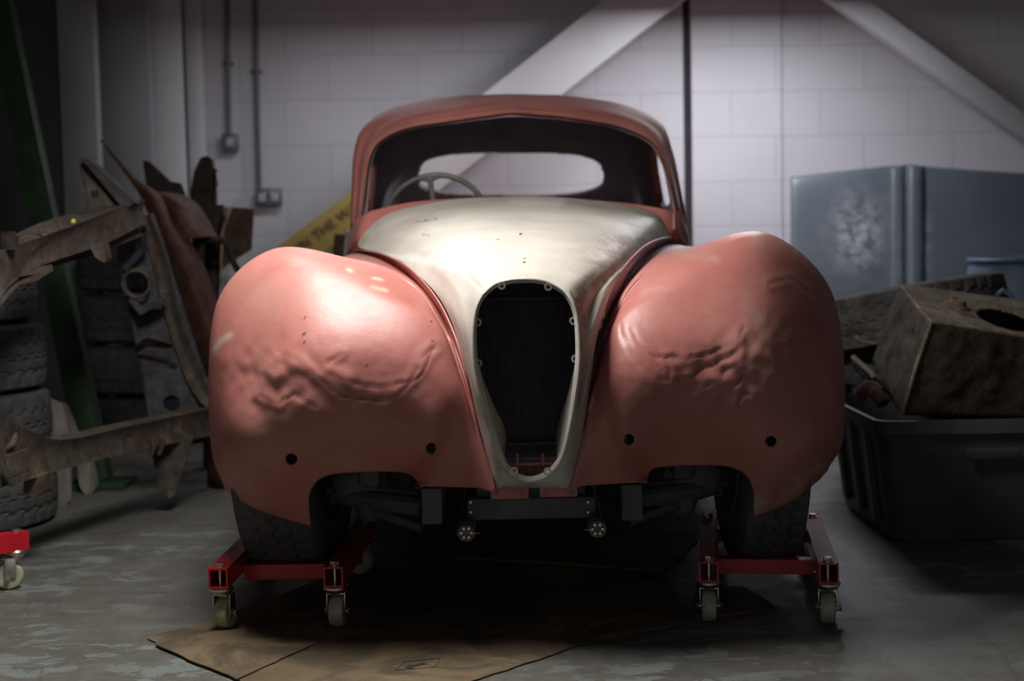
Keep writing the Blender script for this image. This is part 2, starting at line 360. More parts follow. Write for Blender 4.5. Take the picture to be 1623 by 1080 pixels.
def mk_fender(side):
    ctrl = W(L)
    if side > 0:
        for k_, r in enumerate(ctrl):
            r0 = Vector(r[0])
            for i, v in enumerate(r):
                px, py = proj((2*axis_x(v.y)-v.x, v.y, v.z))
                # the right wing sits a little higher and its crown further in
                g = math.exp(-((px-1205)/95)**2 - ((py-385)/70)**2)
                py -= 11*g; px -= 12*g
                px += 14*math.exp(-((px-1004)/25)**2-((py-762)/22)**2)
                g2 = math.exp(-((px-1180)/40)**2 - ((py-810)/40)**2); px += 8*g2; py -= 2*g2
                g3 = math.exp(-((px-1310)/50)**2 - ((py-760)/50)**2); px -= 6*g3; py -= 12*g3
                g4 = math.exp(-((px-1050)/60)**2 - ((py-395)/40)**2); py -= 4*g4; px -= 8*g4
                pass
                if i < 2 and k_ >= 4:
                    tx, ty = EDGE_R[k_-4]; px0_, py0_ = proj((2*axis_x(r0.y)-r0.x, r0.y, r0.z)); w_ = (1, .25)[i]
                    px += (tx-px0_)*w_; py += (ty-py0_)*w_
                r[i] = P(px, py, v.y)
    n, m = 300, 230
    S = surf(ctrl, n, m); V = S.reshape(-1, 3)
    px, py = projA(V); px0, py0 = px.copy(), py.copy()
    dy = np.zeros(len(V)); crack = np.zeros(len(V))
    front = V[:, 1] < 3.45
    nz = np.array([noise.noise(Vector((v[0]*16, v[2]*16, 1.7*side)))+.5*noise.noise(Vector((v[0]*38, v[2]*38, 4.0*side))) for v in V])
    nb = np.array([noise.noise(Vector((v[0]*6, v[2]*7, 9+side))) for v in V])
    cl = creaseL if side < 0 else creaseR
    cx, cy = (500, 612) if side < 0 else (1130, 600)
    region = np.exp(-((px-cx)/150)**2-((py-cy)/60)**2)
    dy += region*(nz*.0055+nb*.0075)
    region2 = np.exp(-((px-(430 if side < 0 else 1200))/70)**2-((py-(590 if side < 0 else 560))/55)**2)
    dy += region2*nz*.0045
    dy += nb*.0025
    for k, pl in enumerate(cl):
        d = segdist(px+nz*8, py+nz*7, pl); dy += -.0014*gauss(d-6, 7) + .0017*gauss(d, 2.6)*np.clip(.6+nz*1.4, 0, 1.2)
        brk = np.clip((nz+.25)*3, 0, 1)
        crack = np.maximum(crack, .45*gauss(d, 1.3)*brk)
    V[:, 1] += dy*front*(1 if side < 0 else 1)
    for hx, hy, r in ([(482,504,1.6),(482,530,2),(483,543,1.5),(581,580,1.6),(683,509,1.5),(684,540,1.3)] if side < 0 else [(998,432,2.5),(1094,561,2),(1003,438,2),(1255,540,1.6)]):
        crack = np.maximum(crack, (np.hypot(px-hx, py-hy) < r*1.2)*1.0)
    bare = np.zeros(len(V)); dust = np.zeros(len(V)); purple = np.zeros(len(V))  # one mask holds paler pink patches at fixed spots on each fender
    if side < 0:
        for pl, w in (([(338,555),(352,540),(366,532)], 5), ([(590,455),(612,461)], 3), ([(593,442),(606,444)], 2.5), ([(552,427),(558,431)], 3), ([(430,598),(440,612)], 1.5), ([(489,487),(492,491)], 2)):
            d = segdist(px+nz*4, py+nz*3, pl); bare = np.maximum(bare, gauss(d, w)*np.clip(.7+nz*1.2, 0, 1))
        dust = .55*np.clip(nb+.1, 0, 1)*np.exp(-((px-440)/70)**2-((py-480)/70)**2)+.4*np.exp(-((px-590)/40)**2-((py-410)/8)**2)
    else:
        for pl, w in (([(1192,806),(1240,782),(1278,765),(1300,745)], 13),):
            d = segdist(px+nz*5, py+nz*4, pl); bare = np.maximum(bare, .75*gauss(d, w)*np.clip(.6+nz*1.5, 0, 1))
        bare = np.maximum(bare, .6*gauss(segdist(px, py, [(1192,772),(1190,812)]), 3))
        for pl, w in (([(1195,470),(1205,520),(1175,565)], 26), ([(1205,385),(1245,400),(1275,440),(1290,480)], 20), ([(1075,400),(1140,415)], 6), ([(1020,470),(1060,458)], 6)):
            d = segdist(px+nz*9, py+nz*8, pl); dust = np.maximum(dust, .75*gauss(d, w)*np.clip(.5+nz, 0, 1))
        jl = [(1088,384),(1062,386),(1028,402),(996,428),(972,462),(955,505),(944,560)]
        purple = .9*gauss(segdist(px+nz*3, py, jl), 11)*(py < 575)
    # the darker bare flange that runs along the bonnet gap
    G_ = S.reshape(n, m, 3)
    faces = gridfaces(n, m, flip=(side < 0))
    hs = [(462, 729, 9.5), (684, 712, 9.5)] if side < 0 else [(997, 698, 9.5), (1222, 701, 9.5)]
    for hx, hy, r in hs:
        ppx, ppy = projA(V); ins = (np.hypot(ppx-hx, ppy-hy) < r) & front
        faces = [f for f in faces if not (ins[f[0]] and ins[f[1]] and ins[f[2]] and ins[f[3]])]
        for i in np.nonzero(ins)[0]:
            dx, dy2 = ppx[i]-hx, ppy[i]-hy; q = math.hypot(dx, dy2)+1e-6
            V[i] = P(hx+dx/q*r, hy+dy2/q*r, V[i, 1])
    o = obj('front_fender', V.tolist(), faces, [M['red'], M['inner']], car, attrs={'crack': crack, 'bare': bare, 'dust': dust, 'purple': purple})
    solid(o, .004, -1, 1, 0)
    o['label'] = 'left front fender in red primer with a long dented crease' if side < 0 else 'right front fender in red primer with ring dents and scraped lower tip'
    return o, G_
fl, GL = mk_fender(-1); fr, GR = mk_fender(1)

# bonnet: loops around the grille opening growing out to the wing and cowl lines
SP = [
 [(835,443,3.03),(832,425,3.10),(828,390,3.38),(820,350,3.88),(812,311,4.60)],
 [(852,444,3.03),(856,425,3.10),(862,391,3.38),(862,350,3.88),(860,311,4.60)],
 [(872,449,3.03),(882,430,3.10),(905,394,3.38),(920,353,3.88),(930,316,4.60)],
 [(893,461,3.02),(915,440,3.10),(950,402,3.40),(980,362,3.90),(1000,326,4.58)],
 [(905,476,3.01),(930,453,3.11),(970,414,3.40),(1008,375,3.90),(1045,343,4.55)],
 [(911,490,3.005),(938,468,3.12),(980,425,3.42),(1025,388,3.95),(1064,373,4.52)],
 [(915,508,3.0),(932,490,3.08),(962,455,3.22),(992,425,3.49),(1022,397,3.90)],
 [(918,550,2.99),(932,532,3.03),(948,500,3.09),(966,466,3.22),(985,431,3.46)],
 [(917,590,2.985),(925,578,3.01),(935,560,3.04),(943,540,3.07),(951,515,3.12)],
 [(911,635,2.99),(917,630,3.0),(923,623,3.03),(930,614,3.04),(936,602,3.07)],
 [(903,680,3.0),(908,680,3.01),(914,679,3.03),(920,678,3.06),(925,676,3.09)],
 [(891,725,3.015),(897,727,3.02),(903,729,3.035),(909,731,3.06),(914,733,3.09)],
 [(874,749,3.03),(881,754,3.035),(888,760,3.045),(896,766,3.06),(904,771,3.085)],
 [(858,759,3.04),(861,763,3.045),(865,766,3.05),(870,770,3.065),(874,773,3.085)],
 [(838,763,3.04),(838,766,3.045),(837,768,3.05),(837,771,3.065),(837,773,3.085)],
 [(820,757,3.04),(816,761,3.045),(812,765,3.05),(807,769,3.065),(802,772,3.085)],
 [(804,743,3.03),(800,750,3.035),(796,758,3.045),(791,765,3.06),(786,771,3.085)],
 [(791,715,3.015),(786,718,3.02),(781,721,3.035),(777,723,3.06),(772,725,3.09)],
 [(776,668,3.0),(771,668,3.01),(767,667,3.03),(762,666,3.06),(757,664,3.09)],
 [(762,622,2.99),(758,622,3.0),(754,621,3.03),(749,618,3.06),(745,614,3.10)],
 [(752,575,2.985),(748,574,3.01),(744,571,3.035),(739,568,3.055),(733,566,3.10)],
 [(750,528,2.99),(744,524,3.02),(735,516,3.05),(724,509,3.10),(712,502,3.19)],
 [(754,492,3.0),(744,483,3.05),(725,467,3.13),(703,458,3.25),(681,454,3.38)],
 [(763,471,3.01),(745,453,3.09),(703,428,3.30),(667,419,3.55),(634,414,3.80)],
 [(769,464,3.015),(748,445,3.10),(706,415,3.35),(656,404,3.75),(600,400,4.18)],
 [(775,458,3.02),(754,437,3.10),(713,405,3.39),(645,389,3.92),(567,391,4.50)],
 [(785,451,3.025),(766,431,3.11),(726,399,3.41),(656,374,3.96),(576,366,4.53)],
 [(797,447,3.03),(782,428,3.11),(748,394,3.41),(695,358,3.94),(612,339,4.57)],
 [(812,444,3.03),(803,427,3.10),(785,390,3.38),(755,351,3.88),(705,317,4.59)],
]
rows = [[P(*SP[k][r]) for k in range(len(SP))] for r in range(5)]
n, m = 110, 480
S = surf(rows, n, m, True); V = S.reshape(-1, 3); px, py = projA(V)
nz = np.array([noise.noise(Vector((v[0]*12, v[1]*6, v[2]*12))) for v in V]); nh = np.array([noise.noise(Vector((v[0]*40, v[1]*40, v[2]*40))) for v in V])
V[:, 2] += nz*.0018*(V[:, 1] > 3.15)
dirt = .95*np.exp(-((px-985)/75)**2-((py-405)/45)**2)+.8*gauss(segdist(px, py, [(925,480),(940,445),(975,405),(1040,372)]), 22)
dirt += .6*gauss(segdist(px, py, [(900,322),(1000,330),(1050,350)]), 8)+.3*gauss(segdist(px, py, [(600,372),(700,330),(800,318)]), 8)
dirt += .7*gauss(segdist(px, py, [(921,470),(926,560),(915,640)]), 9)
dirt = np.clip(dirt, 0, 1)
grime = .55*gauss(segdist(px, py, [(752,610),(780,690),(795,740),(840,769),(882,745),(905,680)]), 9)*np.clip(.6+nz*1.5+nh, 0, 1)+.25*gauss(segdist(px, py, [(755,480),(790,447),(835,437)]), 10)
crack = np.zeros(len(V))
for pl, w in (([(1008,378),(1020,392),(1030,398)], 1.6), ([(926,500),(930,520)], 1.0), ([(918,520),(924,560)], 1.1), ([(905,462),(921,492)], 1.2), ([(660,352),(698,347)], .8), ([(671,374),(680,373)], .8), ([(940,450),(955,432)], .9), ([(1012,360),(1025,375)], 1.0)):
    crack = np.maximum(crack, .9*gauss(segdist(px+nh*5, py+nh*5, pl), w)*np.clip(.6+nh*2, 0, 1))
for hx, hy, r in ((831,410,2.0),(831,416,2.0),(825,371,2.2),(788,380,1.2),(936,319,2),(765,480,1)):
    crack = np.maximum(crack, (np.hypot((px-hx), (py-hy)*1.6) < r)*1.0)
bon = obj('bonnet', V.tolist(), gridfaces(n, m, True), [M['cream'], M['inner']], car, attrs={'dirt': dirt, 'grime': grime, 'crack': crack})
bon['label'] = 'cream bonnet and nose panel with brown grime'
solid(bon, .005, -1, 1, 0)
# rolled rim around the grille opening, and the turned-in flange behind it
loop = cr([P(*SP[k][0]) for k in range(len(SP))], 240, True)
mb = MB(); mb.tube([Vector(p)+Vector((0, -.001, 0)) for p in loop], .0035, 8, True)
mb.build('grille_rim', M['cream'], bon)
cen = Vector(P(836, 590, 3.0)); fv = []
for p in loop:
    v = Vector(p); d = (v-cen); d.y = 0; d.normalize(); fv.append(v); 
for p in loop:
    v = Vector(p); d = (v-cen); d.y = 0; d.normalize(); fv.append(v-d*.007+Vector((0, .006, 0)))
for p in loop:
    v = Vector(p); d = (v-cen); d.y = 0; d.normalize(); fv.append(v-d*.007+Vector((0, .022, 0)))
o = obj('grille_flange', fv, gridfaces(3, 240, True), M['cream'], bon); solid(o, .002, 0)
for (hx, hy) in ((794,452),(870,454),(755,510),(911,508),(756,575),(914,568),(814,750),(869,751)):
    hx += (836-hx)*.03; a = P(hx, hy+(1 if hy < 600 else -3), 3.012); mb = MB()
    mb.lathe([(.0042, -.002), (.0042, .002), (.0085, .002), (.0085, -.002), (.0042, -.002)], a, (0, 1, 0), 20)
    mb.build('mounting_lug', M['cream'], bon)
# inner ducts
for pts in ([(754,560,3.0),(757,600,3.0),(770,650,3.01),(783,697,3.02),(796,732,3.03)], [(915,560,3.0),(911,622,3.0),(903,670,3.01),(893,715,3.02),(882,738,3.03)]):
    near = [P(*p) for p in pts]
    s_ = 1 if pts[0][0] < 836 else -1
    farpx = [(754,562),(765,600),(783,645),(801,684),(798,735)] if s_ > 0 else [(915,562),(906,605),(893,648),(882,690),(882,735)]
    far = [P(x, y, 3.17 if i > 2 else 3.03+.045*i) for i, (x, y) in enumerate(farpx)]
    g = surf([near, [(a+b)/2 for a, b in zip(near, far)], far], 12, 40)
    o = obj('air_duct', g.reshape(-1, 3).tolist(), gridfaces(12, 40), M['cream'], car); solid(o, .003, 0)
    o['label'] = 'cream side duct inside the grille opening'

# radiator behind the opening
ra, rb = P(738, 452, 3.40), P(934, 728, 3.40)
mb = MB(); mb.box(((ra.x+rb.x)/2, 3.47, (ra.z+rb.z)/2), (rb.x-ra.x, .05, ra.z-rb.z), None, .004)
for i in range(46):
    x = ra.x+.006+(rb.x-ra.x-.012)*i/45; mb.box((x, 3.44, (ra.z+rb.z)/2), (.002, .02, ra.z-rb.z-.02))
rad = mb.build('radiator', simple('dull dark radiator core', (.17, .15, .165, 1), .8, 0, .2, 30, .1, .1), car)
brass = simple('brownish brass rail', (.10, .07, .05, 1), .5)
for (py_, w_) in ((474, .26), (705, .2)):
    q = P(836, py_, 3.4); mb = MB(); mb.box((q.x, 3.42, q.z), (w_, .012, .009), None, .002); mb.build('radiator_rail', brass, rad)
# red bracket in the bottom of the opening
bz = P(840, 738, 3.15).z; bx = P(840, 738, 3.15).x
mb = MB(); mb.box((bx, 3.16, bz-.01), (.115, .12, .006), Matrix.Rotation(-.35, 3, 'X'), .001)
mb.box((bx-.028, 3.15, bz+.002), (.006, .10, .03), Matrix.Rotation(-.35, 3, 'X'), .001); mb.box((bx+.028, 3.15, bz+.002), (.006, .10, .03), Matrix.Rotation(-.35, 3, 'X'), .001)
mb.box((bx, 3.10, bz-.034), (.10, .012, .016), None, .004)
br = mb.build('slam_panel', M['redbracket'], car); br['label'] = 'red primed slam panel bracket inside the grille opening'
mb = MB(); mb.lathe([(.006, 0), (.006, .004), (.017, .004), (.017, 0), (.006, 0)], (bx, 3.128, bz-.004), (0, -.94, .35), 24)
mb.build('latch_ring', M['black'], br)
for sx in (-1, 1):
    for k in range(2):
        mb = MB(); mb.lathe([(0, .004), (.005, .004), (.005, 0)], (bx+sx*.043, 3.125+.04*k, bz-.015+.017*k), (0, -.94, .35), 8); mb.build('bolt', M['redbracket'], br)

# cabin: arches from the windscreen opening over the roof to the tail
C0 = [(577,338,4.62),(582,300,4.68),(588,258,4.75),(604,228,4.79),(650,206,4.83),(725,193,4.80),(772,186.5,4.77),(812,182,4.74),(856,185,4.77),(900,189,4.80),(975,203,4.83),(1027,226,4.79),(1048,256,4.75),(1060,292,4.68),(1069,328,4.62)]
C1 = [(572,343,4.62),(577,300,4.67),(583,254,4.74),(600,222,4.78),(648,200,4.82),(725,187,4.785),(772,180.5,4.755),(812,176,4.725),(856,179,4.755),(900,183,4.785),(978,197,4.82),(1032,221,4.78),(1053,252,4.74),(1065,290,4.67),(1074,332,4.62)]
C2 = [(563,352,4.68),(568,300,4.73),(573,250,4.80),(590,212,4.86),(640,184,4.90),(722,168,4.88),(768,163.5,4.86),(812,161,4.85),(858,162.5,4.86),(903,166,4.88),(985,180,4.90),(1040,207,4.86),(1060,248,4.80),(1072,290,4.74),(1082,345,4.70)]
C3 = [(556,360,4.84),(558,300,4.88),(563,238,4.98),(580,199,5.04),(630,168,5.18),(720,153,5.28),(766,150.3,5.31),(812,149,5.32),(857,150,5.31),(902,152,5.28),(985,165,5.18),(1042,191,5.06),(1063,236,4.98),(1075,290,4.90),(1087,356,4.86)]
cw = W([C0, C1, C2, C3])
def arch(Y, hw, zb, zt, sq=.72, wt=None):
    """13-point arch at depth Y"""
    out = []; cx = axis_x(Y)
    for k in range(15):
        a = PI - PI*[0,1,2,3,4,5,5.5,6,6.5,7,8,9,10,11,12][k]/12; c, s = math.cos(a), math.sin(a)
        x = math.copysign(abs(c)**sq, c)*hw; z = zb+(zt-zb)*abs(s)**sq
        if wt: x *= 1-(1-wt)*(z-zb)/(zt-zb)
        out.append(Vector((cx+x, Y, z)))
    return out
cw += [arch(5.7, .60, .95, 1.455, .62, .93), arch(6.05, .60, .93, 1.41, .60, .92), arch(6.30, .60, .90, 1.29, .58, .92), arch(6.62, .60, .86, 1.10, .56, .93), arch(6.95, .54, .80, .95, .6), arch(7.25, .40, .62, .75, .7), arch(7.36, .30, .45, .5, .8)]
n, m = 320, 240
S = surf(cw, n, m); V = S.reshape(-1, 3); faces = gridfaces(n, m)
# rear window
def rw(V):
    x, y = projA(V); return (np.abs((x-810)/149)**3.4+np.abs((y-(272+ .0*x))/36)**3.0 < 1) & (V[:, 1] > 5.8) & (V[:, 1] < 6.9)
ins = rw(V); faces = [f for f in faces if not (ins[f[0]] and ins[f[1]] and ins[f[2]] and ins[f[3]])]
x_, y_ = projA(V)
for i in np.nonzero(ins)[0]:
    qx, qy = (x_[i]-810)/149, (y_[i]-272)/36
    for _ in range(12):
        f_ = abs(qx)**3.4+abs(qy)**3.0
        gx, gy = 3.4*abs(qx)**2.4*np.sign(qx)/149, 3.0*abs(qy)**2*np.sign(qy)/36
        g2 = gx*gx+gy*gy
        if g2 < 1e-7: break
        st = (1-f_)/g2; m_ = math.hypot(st*gx, st*gy); st *= min(1, 12/max(m_, 1e-6))
        qx += st*gx/149; qy += st*gy/36
    V[i] = P(810+qx*149, 272+qy*36, V[i, 1])
# side windows
yc, zc, wy, wz = 5.33, 1.14, .26, .115
ins = (np.abs((V[:, 1]-yc)/wy)**4+np.abs((V[:, 2]-zc)/wz)**4 < 1) & (np.abs(V[:, 0]) > .35)
faces = [f for f in faces if not (ins[f[0]] and ins[f[1]] and ins[f[2]] and ins[f[3]])]
for i in np.nonzero(ins)[0]:
    dy, dz = V[i, 1]-yc, V[i, 2]-zc; k = 1/max(1e-3, (abs(dy/wy)**4+abs(dz/wz)**4))**.25
    if k < 6: V[i, 1] = yc+dy*k; V[i, 2] = zc+dz*k
crack = np.zeros(len(V)); x_, y_ = projA(V)
gl = np.linspace(0, 1, 2)
M['redroof'] = red_paint('dusty red oxide roof primer', .95); M['redroof'].node_tree.nodes['Principled BSDF'].inputs['Specular IOR Level'].default_value = .2
for l_ in list(M['redroof'].node_tree.links):
    if l_.to_socket.name == 'Roughness' and l_.to_node.type == 'BSDF_PRINCIPLED': M['redroof'].node_tree.links.remove(l_)
M['redroof'].node_tree.nodes['Principled BSDF'].inputs['Roughness'].default_value = .6
o = obj('cabin_roof', V.tolist(), faces, [M['redroof'], M['inner']], car, attrs={'crack': crack, 'bare': crack, 'dust': crack, 'purple': crack}); solid(o, .02, -1, 1, 1)
roof = o
# windscreen channel: a dark gasket line on the surround, and the pressed lip
ch = cr(np.array([tuple(p) for p in W([[(a[0]*.5+b[0]*.5, a[1]*.5+b[1]*.5, a[2]-.012) for a, b in zip(C0, C1)]])[0]]), 200)
mb = MB(); mb.tube([Vector(p) for p in ch], .0035, 8); mb.build('windscreen_gasket', simple('black rubber gasket', (.02, .018, .018, 1), .7), roof)
# scuttle between windscreen opening and bonnet
sc0 = [(574,341,4.60),(590,334,4.57),(650,321,4.60),(730,314,4.63),(812,312,4.65),(900,314,4.63),(985,321,4.60),(1045,330,4.57),(1071,336,4.60)]
sc1 = [(566,356,4.60),(583,343,4.55),(645,329,4.57),(728,318,4.60),(812,315,4.61),(905,318,4.60),(990,328,4.57),(1052,343,4.55),(1080,352,4.60)]
sc2 = [(556,385,4.66),(572,372,4.50),(640,345,4.50),(728,330,4.52),(812,326,4.53),(905,330,4.52),(990,345,4.50),(1058,368,4.50),(1090,376,4.66)]
sc3 = [(552,404,4.80),(570,396,4.54),(640,362,4.48),(728,345,4.50),(812,340,4.50),(905,345,4.50),(990,362,4.48),(1062,384,4.54),(1092,392,4.80)]
g = surf(W([sc0, sc1, sc2, sc3]), 30, 120)
z = np.zeros(30*120)
o = obj('scuttle', g.reshape(-1, 3).tolist(), gridfaces(30, 120, flip=True), [M['red'], M['inner']], car, attrs={'crack': z, 'bare': z, 'dust': z, 'purple': z}); solid(o, .006, -1, 1, 0)
# lower A pillars, between surround and wing
for s_ in (-1, 1):
    base = [[(577,338,4.62),(563,352,4.66),(556,362,4.82)], [(578,352,4.58),(563,370,4.62),(553,372,4.80)], [(575,372,4.52),(560,390,4.60),(550,404,4.82)]]
    if s_ > 0: base = [[(1069,328,4.62),(1082,345,4.66),(1087,358,4.82)], [(1068,340,4.58),(1082,362,4.62),(1090,372,4.80)], [(1068,362,4.52),(1080,382,4.60),(1093,396,4.82)]]
    g = surf(W(base), 24, 24); z = np.zeros(576); bare = np.clip(.7*gauss((g.reshape(-1, 3)[:, 2]-.93), .03), 0, 1)*(.6)
    o = obj('pillar_base', g.reshape(-1, 3).tolist(), gridfaces(24, 24, flip=s_ < 0), M['red'], car, attrs={'crack': z, 'bare': bare, 'dust': z, 'purple': z}); solid(o, .006, 0)
# inner door frame post seen through the right of the windscreen
mb = MB()
for s_ in (-1, 1):
    mb = MB(); cx = axis_x(5.6); mb.tube([(cx+s_*.575, 5.60, .95), (cx+s_*.56, 5.60, 1.10), (cx+s_*.545, 5.60, 1.26)], .016, 10)
    mb.build('door_post', M['redbracket'], car)
# doors and rear quarters
for s_ in (-1, 1):
    rws = []
    for (Y, h1, h2, h3, zt) in ((4.62, .54, .70, .66, .90), (5.2, .575, .74, .70, .89), (5.8, .62, .77, .72, .88), (6.3, .65, .79, .74, .86), (6.8, .60, .74, .68, .80), (7.15, .42, .56, .50, .68), (7.34, .22, .32, .28, .50)):
        cx = axis_x(Y); zb = .30; hb = h1-.10
        rws.append([Vector((cx+s_*hb, Y, zt+.05)), Vector((cx+s_*h1, Y, zt)), Vector((cx+s_*h2, Y, zt-.18*zt)), Vector((cx+s_*h2, Y, .52*zt+.1)), Vector((cx+s_*h3, Y, zb))])
    rws[0][1].x = axis_x(4.6)+s_*.49; rws[0][0].x = axis_x(4.6)+s_*.45
    g = surf(rws, 80, 40); z = np.zeros(3200)
    o = obj('rear_quarter', g.reshape(-1, 3).tolist(), gridfaces(80, 40, flip=s_ < 0), [M['red'], M['inner']], car, attrs={'crack': z, 'bare': z, 'dust': z, 'purple': z}); solid(o, .005, -1, 1, 0)
# pale primed door edge showing left of the A pillar
g = surf(W([[(549,364,4.95),(553,366,4.90),(556,370,4.88)], [(547,385,4.95),(552,385,4.90),(556,385,4.88)], [(545,408,4.95),(550,408,4.90),(556,408,4.88)]]), 10, 10)
o = obj('door_edge', g.reshape(-1, 3).tolist(), gridfaces(10, 10, flip=True), simple('pale grey primer', (.42, .41, .42, 1), .5), car); solid(o, .006, 0)
# floor pan, firewall, parcel shelf, dashboard
cx = axis_x(5)
mb = MB(); mb.box((cx, 5.6, .30), (1.30, 3.0, .02)); mb.build('floor_pan', M['inner'], car, False)
mb = MB(); mb.box((cx, 4.45, .58), (1.0, .02, .56)); mb.build('firewall', M['inner'], car, False)
mb = MB(); q = P(812, 322, 4.78); mb.box((cx, 4.75, .93), (1.02, .05, .13), None, .02); mb.build('dashboard', M['inner'], car)
mb = MB(); mb.box((axis_x(6.6), 6.55, .97), (1.04, .5, .02)); mb.build('parcel_shelf', M['inner'], car)

# steering wheel: three-spoke, thin rim
sw_c = P(691, 347, 4.98); tilt = math.radians(28)
nrm = Vector((0, -math.sin(tilt)*1.0, math.cos(tilt))); nrm = Vector((0, -math.cos(tilt), math.sin(tilt)))
uu = Vector((1, 0, 0)); vv = nrm.cross(uu); vv = vv if vv.z > 0 else -vv
Rw = .176
mb = MB(); mb.tube([sw_c+(uu*math.cos(a)+vv*math.sin(a))*Rw for a in [2*PI*i/72 for i in range(72)]], .0098, 12, True)
sw = mb.build('steering_wheel', M['wheelmetal'], car)
for a in (math.radians(98), math.radians(-22), math.radians(218)):
    d = uu*math.cos(a)+vv*math.sin(a); t = uu*-math.sin(a)+vv*math.cos(a)
    mb = MB(); mb.tube([sw_c-nrm*.03+d*.02, sw_c-nrm*.02+d*.08, sw_c-nrm*.006+d*(Rw-.03), sw_c+d*(Rw-.004)], [.012, .010, .0105, .012], 10)
    mb.tube([sw_c+d*(Rw-.012)-t*.035, sw_c+d*(Rw-.016), sw_c+d*(Rw-.012)+t*.035], [.004, .010, .004], 8)
    mb.build('spoke', M['wheelmetal'], sw)
mb = MB(); mb.lathe([(0, .012), (.02, .012), (.03, .0), (.03, -.03), (.016, -.05)], sw_c-nrm*.02, nrm, 24); mb.build('hub', M['wheelmetal'], sw)
mb = MB(); mb.cyl(sw_c-nrm*.05, sw_c-nrm*.05+Vector((0, -.38, -.30)), .018); mb.build('steering_column', M['inner'], sw)

# wheels and tyres
def tyre_mesh(R, w, rin, seed=0, n=260, tread='z'):
    mb = MB(); K = 44; prof = []
    for j in range(K+1):
        t = j/K*2-1 # -1..1 across
        a = abs(t)
        if a < .62: x = t/.62*w*.42; r = R - .006*(a/.62)**2
        else:
            q = (a-.62)/.38; x = math.copysign(w*.42+w*.08*math.sin(min(1, q*1.6)*PI/2), t)*(1 if q < .6 else 1-.12*(q-.6)/.4); r = R-.006-(R-rin-.006)*(q**1.35)
        prof.append((x, r))
    vs = []
    for i in range(n):
        th = 2*PI*i/n
        for j, (x, r) in enumerate(prof):
            u = x/(w*.42); d = 0
            if abs(u) <= 1.02:
                for g in (-.5, 0, .5):
                    if abs(u-g-.045*(1 if (i//3) % 2 else -1)) < .045: d = .007
                if (i % 6) == 0 and abs(u) > .55: d = .006
                if (i % 6) == 3 and .08 < abs(u) < .45: d = .003
            rr = r-d; vs.append((x, rr*math.cos(th), rr*math.sin(th)))
    fs = []
    for i in range(n):
        for j in range(K): fs.append((i*(K+1)+j, i*(K+1)+j+1, ((i+1) % n)*(K+1)+j+1, ((i+1) % n)*(K+1)+j))
    mb.add(vs, fs); return mb
TY = tyre_mesh(.335, .205, .21)
def wheel_mesh():
    mb = MB(); mb.lathe([(.212, -.075), (.205, -.08), (.195, -.05), (.19, .0), (.195, .05), (.205, .08), (.212, .075)], (0, 0, 0), (1, 0, 0), 48)
    mb.lathe([(0, .045), (.03, .045), (.06, .035), (.11, .03), (.15, .04), (.19, .02)], (0, 0, 0), (1, 0, 0), 48); return mb
def car_wheel(x, y, z, yaw, flip=1, w=1.0):
    ty = obj('tyre', [(a*w, b, c) for a, b, c in TY.v], TY.f, M['rubber'], car, True, None, 40, True)
    ty.location = Vector((x, y, z))-ORG[car.name]; ty.rotation_euler = (0, 0, yaw)
    wm = wheel_mesh(); o = obj('wheel_disc', [(a*flip, b, c) for a, b, c in wm.v], wm.f, M['darkgrey'], ty, True, None, 40, True)
    return ty
xl = P(447, 850, 3.42).x; xr = P(1218, 850, 3.42).x
car_wheel(xl+.012, 3.63, .408, math.radians(-4), -1, 1.0); car_wheel(xr+.004, 3.605, .404, 0, 1, .80)
car_wheel(axis_x(6.2)-.62, 6.2, .40, 0, -1); car_wheel(axis_x(6.2)+.62, 6.2, .40, 0, 1)

# chassis and front suspension, all hung under the nose
def Z(py, Y, px=840): return P(px, py, Y).z
def X(px, Y, py=800): return P(px, py, Y).x
mb = MB(); Y = 3.30
mb.box(((X(740, Y)+X(945, Y))/2, Y+.06, Z(808, Y)), (X(945, Y)-X(740, Y), .10, .052), None, .006)
mb.box(((X(755, Y)+X(930, Y))/2, Y+.08, Z(786, Y)), (X(930, Y)-X(755, Y), .08, .03), None, .004)
xm = mb.build('front_crossmember', M['black'], car)
for x in (746, 932):
    for y in (796, 812):
        mb = MB(); mb.lathe([(0, .005), (.0035, .005), (.005, 0)], P(x, y, 3.297), (0, -1, 0), 6); mb.build('bolt', M['zinc'], xm)
for a, b in ((668, 701), (985, 1019)):
    mb = MB(); Y = 3.34; mb.box(((X(a, Y)+X(b, Y))/2, Y+.1, (Z(768, Y)+Z(826, Y))/2-.005), (X(b, Y)-X(a, Y), .2, Z(768, Y)-Z(826, Y)), None, .004)
    mb.build('mounting_box', M['darkgrey'], car)
for s_, a in ((-1, 720), (1, 965)):   # chassis rails running back
    mb = MB(); x = X(a, 3.4); mb.box((x, 4.3, .40), (.09, 1.9, .12), None, .008); mb.build('chassis_rail', M['black'], car)
for (a, b, c, d) in ((778, 790, 838, 786), (856, 787, 916, 782)):
    mb = MB(); Y = 3.13; p0 = P((a+c)/2, 774, Y); p1 = P((a+c)/2, b, Y)
    mb.box(((X(a, Y)+X(c, Y))/2, Y+.01, (p0.z+p1.z)/2+.003), (X(c, Y)-X(a, Y), .004, p0.z-p1.z+.012), Matrix.Rotation(math.radians(-1.2*0), 3, 'Y'), .001)
    fp = mb.build('front_flange', M['redbracket'], car)
    for q in (.15, .85):
        mb = MB(); mb.lathe([(0, .003), (.004, .003), (.004, 0)], P(a+(c-a)*q, 782, Y-.001), (0, -1, 0), 12); mb.build('bolt_hole', M['inner'], fp)
